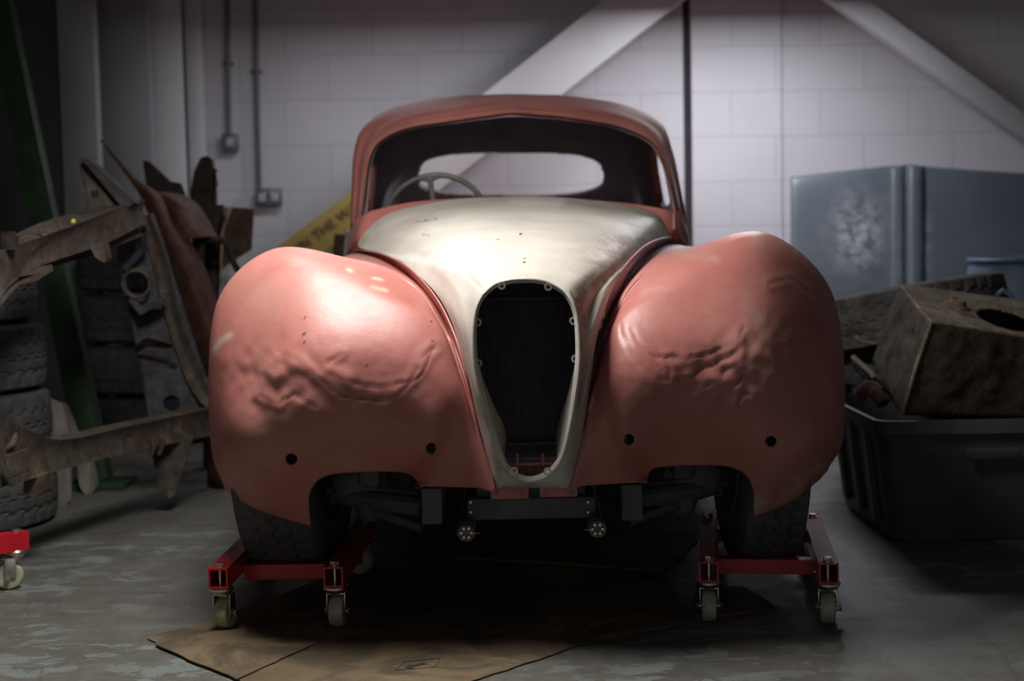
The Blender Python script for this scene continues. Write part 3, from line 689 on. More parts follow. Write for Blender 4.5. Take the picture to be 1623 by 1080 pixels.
for (x, y, s_) in ((739, 845, 1), (947, 839, -1)):   # castellated torsion ends with split pins
    c = P(x, y, 3.22); mb = MB()
    mb.lathe([(.0165, .0), (.0195, -.002), (.021, 0), (.0195, .003), (.0165, 0)], c, (0, 1, 0), 36)
    k = mb.build('end_ring', M['zinc'], car)
    mb = MB(); mb.lathe([(0, .004), (.0175, .004), (.0175, .10)], c, (0, 1, 0), 24); mb.build('bush', M['inner'], k)
    for i in range(6):
        a = i*PI/3; mb = MB(); mb.box(c+Vector((math.cos(a)*.0115, -.002, math.sin(a)*.0115)), (.0075, .008, .0075), Matrix.Rotation(-a, 3, 'Y'), .0015)
        mb.build('castellation', M['zinc'], k)
    mb = MB(); mb.cyl(c+Vector((s_*.006, -.006, 0)), c+Vector((s_*.030, -.006, .0)), .0012, 6); mb.build('split_pin', M['zinc'], k)
    mb = MB(); mb.cyl(c+Vector((0, .03, 0)), c+Vector((0, .9, .02)), .02, 14); mb.build('torsion_bar', M['black'], car)
for s_ in (-1, 1):
    f = (lambda px: 1669-px) if s_ < 0 else (lambda px: px)
    dy = 12 if s_ < 0 else 0
    def Q(px, py, Y): return P(f(px), py+dy, Y)
    mb = MB(); mb.tube([Q(1000, 792, 3.45), Q(1060, 785, 3.47), Q(1110, 778, 3.5), Q(1142, 772, 3.52)], [.026, .026, .022, .016], 10)
    mb.tube([Q(1005, 772, 3.5), Q(1060, 768, 3.5), Q(1105, 762, 3.5), Q(1150, 766, 3.52)], [.012, .012, .014, .014], 10)
    mb.build('lower_wishbone', M['black'], car)
    mb = MB(); mb.tube([Q(1000, 826, 3.42), Q(1050, 808, 3.45), Q(1095, 795, 3.5)], .012, 10); mb.build('track_rod', M['black'], car)
    mb = MB(); mb.tube([Q(1080, 750, 3.5), Q(1080, 800, 3.5)], .012, 12); mb.lathe([(0, 0), (.026, .0), (.034, .022), (.034, .04), (.01, .05)], Q(1083, 812, 3.5), (0, 0, 1), 20)
    mb.cyl(Q(1090, 808, 3.5), Q(1090, 820, 3.5), .003, 6); mb.build('damper_link', M['black'], car)
    mb = MB(); mb.box((Q(1082, 742, 3.5)), (.055, .07, .05), None, .012); mb.box((Q(1112, 752, 3.53)), (.085, .09, .075), Matrix.Rotation(.4*s_, 3, 'Y'), .014)
    mb.build('damper', M['black'], car)
    mb = MB(); mb.tube([Q(1115, 748, 3.56), Q(1128, 760, 3.56), Q(1140, 775, 3.54)], [.03, .026, .02], 12); mb.build('upright', M['black'], car)
    mb = MB(); mb.tube([Q(1130, 768, 3.53), Q(1142, 752, 3.54), Q(1158, 745, 3.56), Q(1172, 745, 3.58)], [.016, .014, .014, .014], 12); mb.build('steering_arm', M['black'], car)
    mb = MB(); mb.lathe([(.009, .002), (.0125, 0), (.014, .004), (.014, .02)], Q(1137, 779, 3.49), (0, 1, 0), 24); mb.build('ball_joint', M['conduit'], car)
    mb = MB(); mb.lathe([(0, 0), (.03, 0), (.038, .02), (.038, .06), (0, .07)], Q(1033, 748, 3.7), (0, 1, 0), 24); mb.build('bump_stop', M['black'], car)

# ------------------------------------------------------------------ wheel dollies
def tubebox(mb, p0, p1, w, h, t=.004):
    """hollow square tube between two points, open ends"""
    p0, p1 = Vector(p0), Vector(p1); d = (p1-p0).normalized(); s = d.cross(Vector((0, 0, 1))).normalized(); u = s.cross(d)
    vs = []
    for p in (p0, p1):
        for (ww, hh) in ((w/2, h/2), (w/2-t, h/2-t)):
            for a, b in ((-1, -1), (1, -1), (1, 1), (-1, 1)): vs.append(p+s*a*ww+u*b*hh)
    fs = []
    for j in range(4):
        k = (j+1) % 4
        fs += [(j, k, 8+k, 8+j), (4+k, 4+j, 12+j, 12+k), (k, j, 4+j, 4+k), (8+j, 8+k, 12+k, 12+j)]
    mb.add(vs, fs)
def make_dolly(label, w=.275, ln=.58, yaws=(0, 0, 0, 0), dark=False):
    """local: rails along +y from y=0 (front ends) to ln; x +-w/2"""
    t = thing('wheel_dolly', label, 'dolly', group=None); ORG[t.name] = Vector((0, 0, 0))
    for s_ in (-1, 1):
        mb = MB(); tubebox(mb, (s_*w/2, 0, .128), (s_*w/2, ln+.03, .128), .045, .048); o = mb.build('rail', M['dollyred'], t, False, 30, True)
    for y in (.20, .56):
        mb = MB(); tubebox(mb, (-w/2+.022, y, .100), (w/2-.022, y, .100), .036, .036); mb.box((0, y, .1), (w-.05, .02, .02)); mb.build('crossbar', M['dollyred'], t, False, 30, True)
    k = 0
    for s_ in (-1, 1):
        for y in (.03, ln-.03):
            yaw = yaws[k]; k += 1; R = Matrix.Translation((s_*w/2, y, 0)) @ Matrix.Rotation(yaw, 4, 'Z')
            mb = MB(); mb.lathe([(0, .106), (.024, .106), (.029, .101), (.029, .096), (.024, .092), (.021, .086), (0, .086)], (0, 0, 0), (0, 0, 1), 28)
            mb.box((0, .01, .085), (.042, .05, .004), None, .001)
            mb.box((-.021, .012, .060), (.003, .03, .052), None, .001); mb.box((.021, .012, .060), (.003, .03, .052), None, .001)
            mb.cyl((-.027, .018, .037), (.027, .018, .037), .005, 10); mb.cyl((-.030, .018, .037), (-.024, .018, .037), .0085, 6); mb.cyl((.024, .018, .037), (.030, .018, .037), .0085, 6)
            mb.v = [tuple(R @ Vector(v)) for v in mb.v]; c = mb.build('caster', M['zinc'], t, True, 35, True)
            mb = MB(); mb.lathe([(.010, -.016), (.024, -.017), (.033, -.016), (.0368, -.010), (.0372, 0), (.0368, .010), (.033, .016), (.024, .017), (.010, .016)], (0, .018, .0373), (1, 0, 0), 36)
            mb.v = [tuple(R @ Vector(v)) for v in mb.v]; mb.build('caster_wheel', M['nylon'], c, True, 50, True)
            mb = MB(); mb.cyl((0, -.004, .107), (0, -.004, .152), .0055, 12); mb.cyl((0, -.004, .1525), (0, -.004, .161), .0115, 6)
            mb.lathe([(0, .0025), (.015, .0025), (.015, 0)], (0, -.004, .1515), (0, 0, 1), 20)
            mb.v = [tuple(R @ Vector(v)) for v in mb.v]; mb.build('bolt', M['zinc'], t, True, 35, True)
    return t
dl = make_dolly('red wheel dolly with cream casters under the left front tyre', .268, .60, (-.25, .5, -.05, 1.2))
c = (P(347, 1000, 3.23).x + P(528, 1000, 3.23).x)/2
dl.location = (c, 3.245, .005); dl.rotation_euler = (0, 0, math.radians(-1.5))
dr = make_dolly('red wheel dolly with cream casters under the right front tyre', .272, .58, (.02, -1.1, -.12, .5))
c = (P(1125, 990, 3.23).x + P(1311, 990, 3.23).x)/2
dr.location = (c, 3.225, 0); dr.rotation_euler = (0, 0, math.radians(-8.0))
d3 = make_dolly('red wheel dolly at the left edge supporting the rusty chassis frame', .27, .58, (-.5, .5, -.35, 1.0))
q = G(19, 935); d3.location = (q.x-.06, q.y+.135, 0); d3.rotation_euler = (0, 0, math.radians(132))

# ------------------------------------------------------------------ the room
def structure(name, mb, m): o = mb.build(name, m, None, False); o['kind'] = 'structure'; return o
WY = 7.7
mb = MB(); mb.box((0, 4.2, -.05), (9, 9.5, .1)); structure('floor', mb, M['floor'])
xj0, xj1 = P(1086, 300, WY).x, P(1098, 300, WY).x; xp1 = P(1240, 200, WY-.03).x
mb = MB(); mb.box(((-4.5+xj0)/2, WY+.05+.04, 1.6), (xj0+4.5, .1, 3.4)); mb.box(((xj0+xj1)/2, WY+.12, 1.6), (.5, .05, 3.4))
mb.box(((xj1+xp1)/2, WY+.05, 1.6), (xp1-xj1, .1, 3.4)); mb.box(((xp1+4.5)/2, WY+.075, 1.6), (4.5-xp1, .1, 3.4)); structure('wall_back', mb, M['block'])
mb = MB(); mb.box(((xj0+xj1)/2, WY+.075, 1.6), (xj1-xj0-.004, .03, 3.4)); structure('trim_1', mb, M['joint'])
# left corner: stepped cladding panels and steel columns
def X2(px, Y): return P(px, 200, Y).x
def slab(name, p0, p1, Y, m, d=.05, kind='structure'):
    a, b = X2(p0, Y), X2(p1, Y); mb = MB(); mb.box(((a+b)/2, Y+d/2, 1.6), (b-a, d, 3.2), None, .004); return structure(name, mb, m)
slab('trim_2', 238, 292, 7.45, M['whitesteel'], .02)
slab('trim_3', 298, 322, 7.62, M['whitesteel'], .08)
slab('wall_panel_left', 158, 240, 7.3, M['greysteel'], .06)
slab('trim_4', 97, 154, 6.95, M['greysteel'], .08)
xa = X2(100, 7.0); mb = MB(); mb.box((xa-1.0, 7.05, 1.6), (2.0, .05, 3.2)); structure('wall_left', mb, simple('dark grey shutter', (.065, .063, .065, 1), .7, 0, .1, 3, .05))

# diagonal steel braces in front of the wall (channel section) with a yellow sleeve on the lower length
M['bracewhite'] = simple('dull white painted brace', (.42, .42, .44, 1), .6, 0, .06, 3, .05, .2)
def brace(name, pts0, pts1, Y, m, lab):
    """pts0/pts1: two points on the upper edge and two on the lower edge"""
    a0, a1 = P(*pts0[0], Y), P(*pts0[1], Y); b0, b1 = P(*pts1[0], Y), P(*pts1[1], Y)
    w = ((b0-a0)-(a1-a0)*((b0-a0).dot((a1-a0).normalized())/(a1-a0).length)); wd = w.length; wn = w.normalized(); dr_ = (a1-a0).normalized()
    ln = (a1-a0).length; mb = MB(); c = (a0+a1)/2+wn*wd/2
    R = Matrix((dr_, Vector((0, 1, 0)), wn)).transposed()
    mb.box(c+Vector((0, .0, 0)), (ln, .012, wd), R, .002)
    for s_ in (-1, 1): mb.box(c+wn*s_*(wd/2-.006)+Vector((0, .05, 0)), (ln, .10, .012), R, .002)
    o = mb.build(name, m, None, False); tag(o, lab, 'beam'); return c, R, wd, ln, o
*_, br1 = brace('steel_brace', [(566,306), (1120,-128)], [(614,366), (1228,-128)], 7.45, M['whitesteel'], 'white painted diagonal steel brace rising behind the car roof, yellow at its foot')
brace('steel_brace', [(1200,-126), (1700,235)], [(1120,-142), (1650,308)], 7.3, M['bracewhite'], 'white painted diagonal steel brace at the upper right corner')
c, R, wd, ln, yo = brace('yellow_sleeve', [(345,463), (575,290)], [(400,486), (640,305)], 7.45, M['yellow'], 'x')
yo.parent = br1; del yo['category']; yo['label'] = 'mustard yellow lower length with faded lettering'
# faded illegible stencil marks on the sleeve
def glyphs(word, size, c, R, m, parent):
    fc = D.curves.new('stencil_lettering', 'FONT'); fc.body = word; fc.size = size; fc.extrude = .001; fc.align_x = 'CENTER'; fc.align_y = 'CENTER'
    o = D.objects.new('stencil_lettering', fc); COL.objects.link(o)
    dg = bpy.context.evaluated_depsgraph_get(); me = D.meshes.new_from_object(o.evaluated_get(dg)); D.objects.remove(o)
    o = D.objects.new('stencil_lettering', me); COL.objects.link(o); me.materials.append(m); o.parent = parent
    o.matrix_local = Matrix.Translation(c) @ R.to_4x4(); return o
ux = R.col[0]; vz = R.col[2]
if ux.x < 0: ux = -ux
up = Vector((-ux.z, 0, ux.x)); nrm2 = ux.cross(up)
Rt = Matrix((ux, up, nrm2)).transposed()
pc = P(510, 367, 7.437)
glyphs('IT IS IN THE WALL', .075, Vector((pc.x, 7.437, pc.z)), Rt, M['stencil'], yo)

# conduits and sockets
def conduit(px0, px1, ybot, lab, clips):
    t = thing('conduit', lab, 'pipe', P(px1, ybot, WY-.0)); a = P(px1, ybot, WY+.015); b = P(px0, -60, WY+.015)
    mb = MB(); mb.cyl(a, b, .0135, 12); mb.build('pipe', M['conduit'], t)
    for cy in clips:
        f_ = (ybot-cy)/(ybot+60.0); q = a+(b-a)*f_; mb = MB(); mb.box(q+Vector((0, .008, 0)), (.055, .03, .018), None, .004); mb.build('saddle', M['conduit'], t)
conduit(359, 363, 212, 'left grey conduit pipe running down to the single switch', (100,))
conduit(403, 411, 300, 'right grey conduit pipe running down to the double socket', (112,))
def socket(px0, py0, px1, py1, double, lab, cat):
    a, b = P(px0, py0, WY), P(px1, py1, WY); c = (a+b)/2; t = thing('wall_socket' if double else 'light_switch', lab, cat, (c.x, WY+.04, c.z))
    mb = MB(); mb.box((c.x, WY+.005, c.z), (b.x-a.x, .05, a.z-b.z), None, .006); mb.build('back_box', M['socketgrey'], t)
    w = (b.x-a.x)
    if double:
        for s_ in (-1, 1):
            mb = MB(); mb.box((c.x+s_*w*.24, WY-.022, c.z-.004), (w*.28, .006, .045), None, .002); mb.build('outlet_face', M['socketwhite'], t)
            mb = MB(); mb.box((c.x+s_*w*.12, WY-.024, c.z+.020), (.014, .008, .018), None, .002); mb.build('rocker', M['socketwhite'], t)
    else:
        mb = MB(); mb.box((c.x, WY-.022, c.z), (w*.45, .006, .042), None, .002); mb.build('rocker', M['socketwhite'], t)
socket(352, 212, 378, 240, False, 'small grey metalclad switch at the bottom of the left conduit', 'switch')
socket(405, 299, 447, 325, True, 'grey metalclad double socket left of the car cabin', 'socket')

# ------------------------------------------------------------------ generic thick plates
def plate(name, pts, th, m, parent=None, holes=(), smooth=0, back=(0, 1, 0), bev=.003):
    """thick plate; pts = [(px,py,Y)...] outline; holes = [(px,py,Y,r)] cut through"""
    p = [P(*q) for q in pts]
    if smooth: p = [Vector(v) for v in cr([tuple(v) for v in p], smooth, True)]
    bd = Vector(back).normalized()*th
    bm = bmesh.new(); fvs = [bm.verts.new(v) for v in p]; bk = [bm.verts.new(v+bd) for v in p]; n = len(p)
    f1 = bm.faces.new(fvs); f2 = bm.faces.new(bk[::-1])
    for i in range(n): bm.faces.new((fvs[(i+1) % n], fvs[i], bk[i], bk[(i+1) % n]))
    bmesh.ops.triangulate(bm, faces=[f1, f2]); bmesh.ops.recalc_face_normals(bm, faces=bm.faces[:])
    me = D.meshes.new('tmp'); bm.to_mesh(me); bm.free()
    o = D.objects.new(name, me); COL.objects.link(o)
    if holes:
        for (hx, hy, hY, r) in holes:
            c = P(hx, hy, hY); cb = MB(); cb.cyl(c-Vector((0, .3, 0)), c+Vector((0, .3, 0)), r, 24); cut = cb.build('cut', m, None)
            md = o.modifiers.new('b', 'BOOLEAN'); md.object = cut; md.operation = 'DIFFERENCE'; md.solver = 'EXACT'
            dg = bpy.context.evaluated_depsgraph_get(); me2 = D.meshes.new_from_object(o.evaluated_get(dg))
            o.modifiers.clear(); o.data = me2; cm = cut.data; D.objects.remove(cut); D.meshes.remove(cm)
    me = o.data; me.name = name; me.materials.clear(); me.materials.append(m)
    if parent is not None:
        me.transform(Matrix.Translation(-ORG[parent.name])); o.parent = parent; ORG[o.name] = ORG[parent.name]
    else: ORG[o.name] = Vector((0, 0, 0))
    if bev:
        b = o.modifiers.new('bevel', 'BEVEL'); b.width = bev; b.segments = 2; b.limit_method = 'ANGLE'; b.angle_limit = math.radians(40)
    return o

# ------------------------------------------------------------------ left: the old chassis frame standing on its side
q = G(40, 800)
fr_ = thing('chassis_frame', 'old rusty car chassis frame standing on edge at the left', 'car frame', (-1.45, 4.3, 0))
def beam(name, top, bot, m, depth=.07, n=60):
    """rolled box rail: top and bottom edge lines sampled as (px,py,Y)"""
    a = cr([tuple(P(*t)) for t in top], n); b = cr([tuple(P(*t)) for t in bot], n)
    mb = MB(); vs = []
    for i in range(n):
        A, B = Vector(a[i]), Vector(b[i]); t = Vector(a[min(n-1, i+1)])-Vector(a[max(0, i-1)]); s_ = t.cross(B-A).normalized(); s_ = s_ if s_.y > 0 else -s_
        m_ = A+(B-A)*.16; m2 = A+(B-A)*.84
        lip = s_*-.006
        wob = (noise.noise(A*14))*.004
        vs += [A+lip, m_+lip*.6+s_*.004, m_.lerp(m2, .5)+s_*(.006+wob), m2+lip*.6+s_*.004, B+lip, B+s_*depth, A+s_*depth]
    k = 7; fs = []
    for i in range(n-1):
        for j in range(k): fs.append((i*k+j, i*k+(j+1) % k, (i+1)*k+(j+1) % k, (i+1)*k+j))
    fs += [tuple(range(k)), tuple((n-1)*k+j for j in range(k))[::-1]]
    mb.add(vs, fs); o = mb.build(name, m, fr_, True, 28)
    return o
beam('upper_rail', [(-60,425,3.7),(0,398,3.85),(110,358,4.3),(185,330,4.65),(228,316,4.85)], [(-60,580,3.7),(-6,480,3.8),(40,430,4.05),(165,386,4.55),(232,352,4.85)], M['rustframe'])
beam('rail_lip', [(-20,497,3.78),(20,447,3.9),(70,418,4.2),(150,392,4.55),(225,364,4.85)], [(-20,510,3.78),(22,458,3.9),(72,428,4.2),(152,402,4.55),(226,373,4.85)], M['rustframe'], .05)
beam('lower_rail', [(-60,655,3.6),(0,662,3.75),(45,684,3.95),(100,697,4.15),(200,676,4.5),(335,647,5.0)], [(-60,800,3.6),(0,773,3.75),(45,760,3.95),(100,744,4.15),(200,718,4.5),(335,690,5.0)], M['rustframe'])
plate('cross_plate', [(182,372,4.9),(236,340,4.95),(262,395,4.98),(270,470,5.0),(292,560,5.02),(340,640,5.05),(338,660,5.05),(236,668,4.95),(228,600,4.93),(212,530,4.92),(205,480,4.9),(188,420,4.9)], .02, M['rustblue'], fr_, [(216,450,4.9,.040),(271,583,4.95,.014),(268,641,4.95,.028)])
beam('edge_flange', [(222,345,4.93),(243,420,4.95),(268,520,4.97),(300,610,5.0),(334,655,5.0)], [(238,340,4.93),(262,410,4.95),(285,510,4.97),(318,590,5.0),(345,640,5.0)], M['rustframe'], .06)
mb = MB(); c_ = P(216, 450, 4.895); mb.lathe([(.040, .0), (.043, -.006), (.050, -.006), (.053, .002)], c_, (0, 1, 0), 30); mb.build('hole_collar', M['rustframe'], fr_)
plate('gusset', [(205,480,4.86),(222,500,4.85),(262,478,4.87),(265,470,4.9),(224,486,4.9),(205,470,4.9)], .02, M['rustblue'], fr_)
plate('gusset', [(212,548,4.86),(232,535,4.84),(272,545,4.87),(270,553,4.9),(232,550,4.88),(216,560,4.9)], .02, M['rustframe'], fr_)
plate('gusset', [(200,432,4.88),(232,395,4.86),(232,360,4.88),(224,360,4.9),(222,392,4.9),(190,425,4.9)], .02, M['rustblue'], fr_)
plate('outrigger', [(124,252,4.72),(136,250,4.74),(200,330,4.78),(185,345,4.72),(132,362,4.66),(140,318,4.70)], .012, M['rustframe'], fr_)
for x_, y_ in ((150,307),(165,334)):  # dark blocks standing in for the shade inside open slots
    mb = MB(); mb.box(P(x_, y_, 4.715), (.022, .012, .022), None, .002); mb.build('slot_shade', M['rustdark'], fr_)
plate('outrigger', [(128,252,4.68),(138,250,4.68),(215,322,4.72),(196,333,4.72)], .07, M['rustblue'], fr_)
plate('bump_bracket', [(140,388,4.45),(165,382,4.48),(171,410,4.48),(166,418,4.46),(150,408,4.45)], .05, M['rustframe'], fr_)
plate('lower_outrigger', [(236,700,4.75),(262,694,4.78),(268,790,4.78),(252,775,4.76)], .02, M['rustframe'], fr_)
plate('lower_outrigger', [(262,694,4.78),(308,690,4.82),(276,786,4.79),(268,792,4.78)], .012, M['rustframe'], fr_, [(288,722,4.8,.008),(282,742,4.8,.006)])
for (x, y, Y) in ((243,708,4.6),(256,705,4.65)):
    mb = MB(); mb.tube([P(x, y-12, Y), P(x+1, y, Y), P(x-4, y+16, Y)], [.008, .01, .006], 8); mb.build('stud', M['rustframe'], fr_)
mb = MB(); mb.tube([P(22, 690, 3.86), P(20, 705, 3.82), P(8, 712, 3.80)], [.012, .01, .008], 8); mb.build('hose_stub', M['rustframe'], fr_)
plate('spring_hanger', [(8,722,3.72),(40,712,3.74),(42,748,3.74),(12,760,3.72)], .03, M['rustframe'], fr_)
plate('spring_hanger', [(38,758,3.98),(74,750,4.0),(80,775,4.02),(52,792,4.0),(36,780,3.98)], .05, M['rustframe'], fr_)
mb = MB(); mb.cyl(P(12, 395, 3.9), P(14, 372, 3.9), .028, 20); mb.cyl(P(14, 372, 3.9), P(14, 367, 3.9), .02, 6); mb.build('mount_boss', M['rustdark'], fr_)
for (x, y) in ((66,374),(95,362)):
    mb = MB(); mb.tube([P(x, y, 4.1), P(x-2, y-9, 4.1), P(x-6, y-14, 4.1)], [.005, .004, .003], 6); mb.build('bent_clip', M['copper'], fr_)
mb = MB(); mb.box(P(116, 352, 4.35), (.012, .012, .018), Matrix.Rotation(.4, 3, 'Y'), .003); o = mb.build('yellow_tag', simple('yellow paint dab', (.6, .62, .10, 1), .5), fr_)

# spare tyres on the left
T2 = tyre_mesh(.33, .22, .19, 1, 200); T3 = tyre_mesh(.30, .20, .18, 2, 180)
def loose_tyre(T, loc, rot, m, lab, group=None):
    t = obj('tyre', T.v, T.f, m, None, True, None, 40); t.location = loc; t.rotation_euler = rot
    # inner carcass so the tyre has thickness
    tag(t, lab, 'tyre', group); md = t.modifiers.new('thickness', 'SOLIDIFY'); md.thickness = .010; md.offset = 1
    return t
xs = P(85, 800, 4.66).x-.335
for k, (w_, dx) in enumerate((('bottom', 0), ('second from the bottom', -.01), ('third from the bottom', -.02), ('topmost', -.045))):
    loose_tyre(T2, (xs+dx, 4.68, .111+k*.222), (0, PI/2, k*1.1), M['dullrubber'], 'black tyre in the stack at the left edge, %s' % w_)
xs2 = P(205, 560, 6.3).x
for k, w_ in enumerate(('bottom', 'lower middle', 'upper middle', 'top')):
    loose_tyre(T2, (xs2+.0, 6.7, .112+k*.235), (0, PI/2, k*1.3), M['dullrubber'], 'dark flat tyre at the %s of the rear stack behind the green post' % w_)

# green post leaning
gp = thing('green_post', 'leaning green painted steel post behind the rusty frame', 'post', (-1.9, 5.7, 0))
a0, a1 = P(-12, -30, 6.1), G(150, 772); 
a1 = P(152, 765, 5.35); dr_ = (a0-a1).normalized()
mb = MB(); s_ = dr_.cross(Vector((0, 1, 0))).normalized(); w2 = s_.cross(dr_)
R = Matrix((s_, w2, dr_)).transposed(); mb.box((a0+a1)/2, (.085, .012, (a0-a1).length), R, .002)
side = 1 if s_.x > 0 else -1
mb.box((a0+a1)/2+s_*side*.045+w2*.03, (.012, .07, (a0-a1).length), R, .002); mb.box((a0+a1)/2-s_*side*.045+w2*.03, (.012, .07, (a0-a1).length), R, .002)
mb.build('post', M['green'], gp)
mb = MB(); mb.box((a1.x+.02, 5.36, .012), (.22, .2, .024), None, .002); mb.build('base_plate', M['green'], gp)

# pale offcut panel and fallen bits on the floor
o = plate('metal_offcut', [(52,642,4.95),(78,632,5.0),(98,640,5.02),(112,700,5.02),(112,790,5.0),(86,825,4.9),(80,740,4.92)], .015, M['paleboard'], None); tag(o, 'pale grey sheet offcut standing beside the left tyre stack', 'panel')
o = plate('exhaust_offcut', [(92,645,5.3),(104,650,5.3),(118,700,5.3),(138,722,5.25),(150,770,5.2),(140,786,5.2),(126,770,5.2),(120,730,5.25),(100,700,5.3)], .05, M['paleboard'], None, (), 40); tag(o, 'bent pale metal offcut hanging down behind the lower rail', 'scrap')

# rusted wing panel with long horn
rp = thing('rusted_panel', 'long reddish rusted body panel with a curved horn leaning behind the frame', 'scrap panel', (-1.3, 5.6, 0))
def skin(name, rws, m, parent, n=40, mm=30, th=.004, lumps=.008):
    g = surf(W(rws), n, mm).reshape(-1, 3)
    for i in range(len(g)): g[i, 1] += lumps*noise.noise(Vector(g[i])*7)+lumps*.4*noise.noise(Vector(g[i])*25)
    o = obj(name, g.tolist(), gridfaces(n, mm), m, parent); solid(o, th, 0); return o
skin('horn_strip', [[(158,223,5.6),(160,222,5.6),(162,224,5.6)], [(185,258,5.55),(190,256,5.56),(194,258,5.58)], [(205,285,5.5),(213,283,5.5),(222,287,5.55)], [(222,310,5.45),(238,305,5.4),(256,312,5.5)],
      [(240,350,5.4),(262,352,5.36),(285,360,5.45)], [(262,400,5.36),(288,402,5.3),(318,410,5.4)], [(285,460,5.32),(312,462,5.26),(342,470,5.36)], [(305,530,5.3),(335,530,5.22),(362,530,5.3)], [(320,600,5.3),(345,600,5.2),(372,590,5.3)], [(325,680,5.3),(350,680,5.2),(376,670,5.3)], [(330,775,5.3),(352,775,5.22),(376,770,5.3)]], M['rustred'], rp)
skin('arch_skin', [[(222,300,5.52),(250,304,5.52),(285,308,5.6),(305,318,5.66),(318,330,5.7)], [(258,322,5.5),(280,322,5.47),(305,330,5.55),(322,345,5.62),(332,352,5.68)],
      [(268,350,5.46),(292,350,5.42),(315,355,5.5),(334,366,5.6),(345,375,5.66)], [(290,380,5.42),(310,378,5.4),(330,376,5.46),(345,378,5.55),(354,380,5.6)]], M['rustred'], rp)
mb = MB(); mb.tube([P(322, 470, 5.5), P(318, 420, 5.5), P(320, 386, 5.5), P(330, 380, 5.5), P(350, 380, 5.52), P(358, 386, 5.53), P(372, 420, 5.55), P(392, 455, 5.58)], .013, 10); mb.build('arch_edge', M['rustdark'], rp)
o = plate('bracket_scrap', [(226,254,5.9),(236,256,5.9),(270,288,5.9),(285,290,5.9),(296,318,5.9),(285,345,5.9),(250,340,5.9),(232,300,5.9)], .03, M['rustdark'], None); tag(o, 'dark pointed rusty bracket poking up behind the horned panel', 'scrap metal')
o = plate('saw_edged_scrap', [(312,262,6.0),(318,250,6.0),(327,247,6.0),(335,252,6.0),(337,265,6.0),(341,268,6.0),(338,280,6.0),(342,292,6.0),(338,303,6.0),(341,312,6.0),(340,345,6.0),(325,420,6.0),(305,420,6.0),(302,300,6.0),(308,270,6.0)], .05, M['rustdark'], None, (), 0); tag(o, 'dark rounded upright scrap with notched edge below the light switch', 'scrap metal')
o = plate('dark_scrap', [(320,328,5.76),(352,324,5.76),(356,345,5.76),(345,372,5.76),(338,744,5.76),(322,744,5.76),(318,360,5.76)], .05, M['rustdark'], None); tag(o, 'small dark metal lump between the notched scrap and the plywood', 'scrap metal')
wb = thing('plywood_sheet', 'brown plywood sheet edged with pale timber leaning below the double socket', 'board', (-1.3, 6.2, 0))
plate('sheet', [(352,327,6.25),(402,331,6.25),(398,395,6.2),(396,420,6.2),(380,736,5.9),(330,736,5.9),(350,395,6.2)], .02, M['wood'], wb)
plate('timber_edge', [(352,327,6.22),(366,330,6.22),(353,368,6.2),(340,736,5.9),(330,736,5.9),(344,362,6.2)], .03, M['pine'], wb)
o = plate('white_offcut', [(348,430,5.9),(368,415,5.9),(400,395,5.95),(420,398,5.95),(400,420,5.9),(372,520,5.8),(345,520,5.8)], .02, M['socketwhite'], None); tag(o, 'small pale sheet behind the left fender under the plywood', 'panel')
o = plate('timber_offcut', [(335,388,5.95),(352,390,5.95),(344,440,5.9),(328,440,5.9)], .03, M['pine'], None); tag(o, 'short old timber piece seen through the rusted arch', 'timber')
mb = MB(); mb.tube([P(546, 372, 6.9), P(544, 400, 6.9), P(546, 440, 6.9)], .05, 16); o = mb.build('brown_can', M['wood'], None); tag(o, 'brown rounded object between the left fender and yellow beam', 'container')

# ------------------------------------------------------------------ right: panel, tyre, tank, crates, barrel
bp = thing('bonnet_panel', 'large blue grey primed van bonnet panel leaning on the back wall', 'car panel', (2.2, 7.3, 0))
rws = []
cols = [(1256,284),(1262,284),(1330,276),(1405,268),(1418,267),(1428,267),(1436,265),(1445,265),(1458,267),(1466,268),(1475,269),(1560,275),(1640,280),(1700,284)]
dep = [.03,0,0,0,-.012,-.012,.008,-.022,-.022,.004,.004,0,.01,.02]
for k, f_ in enumerate((0, .02, .3, .6, 1.0)):
    r = []
    for (x, y), d in zip(cols, dep):
        Yt = 7.35-.28*f_; r.append((x, y+f_*(640-y), Yt+d+(.04 if k == 0 else 0)))
    rws.append(r)
g = surf(W(rws), 60, 220).reshape(-1, 3); px, py = projA(g)
worn = np.clip(1.2*np.exp(-((px-1358)/36)**2-((py-372)/52)**2)+.5*gauss(np.abs(px-1468), 9)*gauss(py-385, 50)+.3*gauss(np.abs(px-1428), 6)*gauss(py-400, 60), 0, 1)
o = obj('skin', g.tolist(), gridfaces(60, 220), M['bluegrey'], bp, attrs={'worn': worn}); solid(o, .012, 0)

q = P(1445, 470, 5.0)
rt = loose_tyre(tyre_mesh(.36, .20, .21, 3, 240), (q.x+.01, 5.12, q.z-.07), Vector((-.15, .10, 1)).to_track_quat('X', 'Z').to_euler(), M['oldrubber'], 'dusty old tyre lying tilted on top of the black crates')

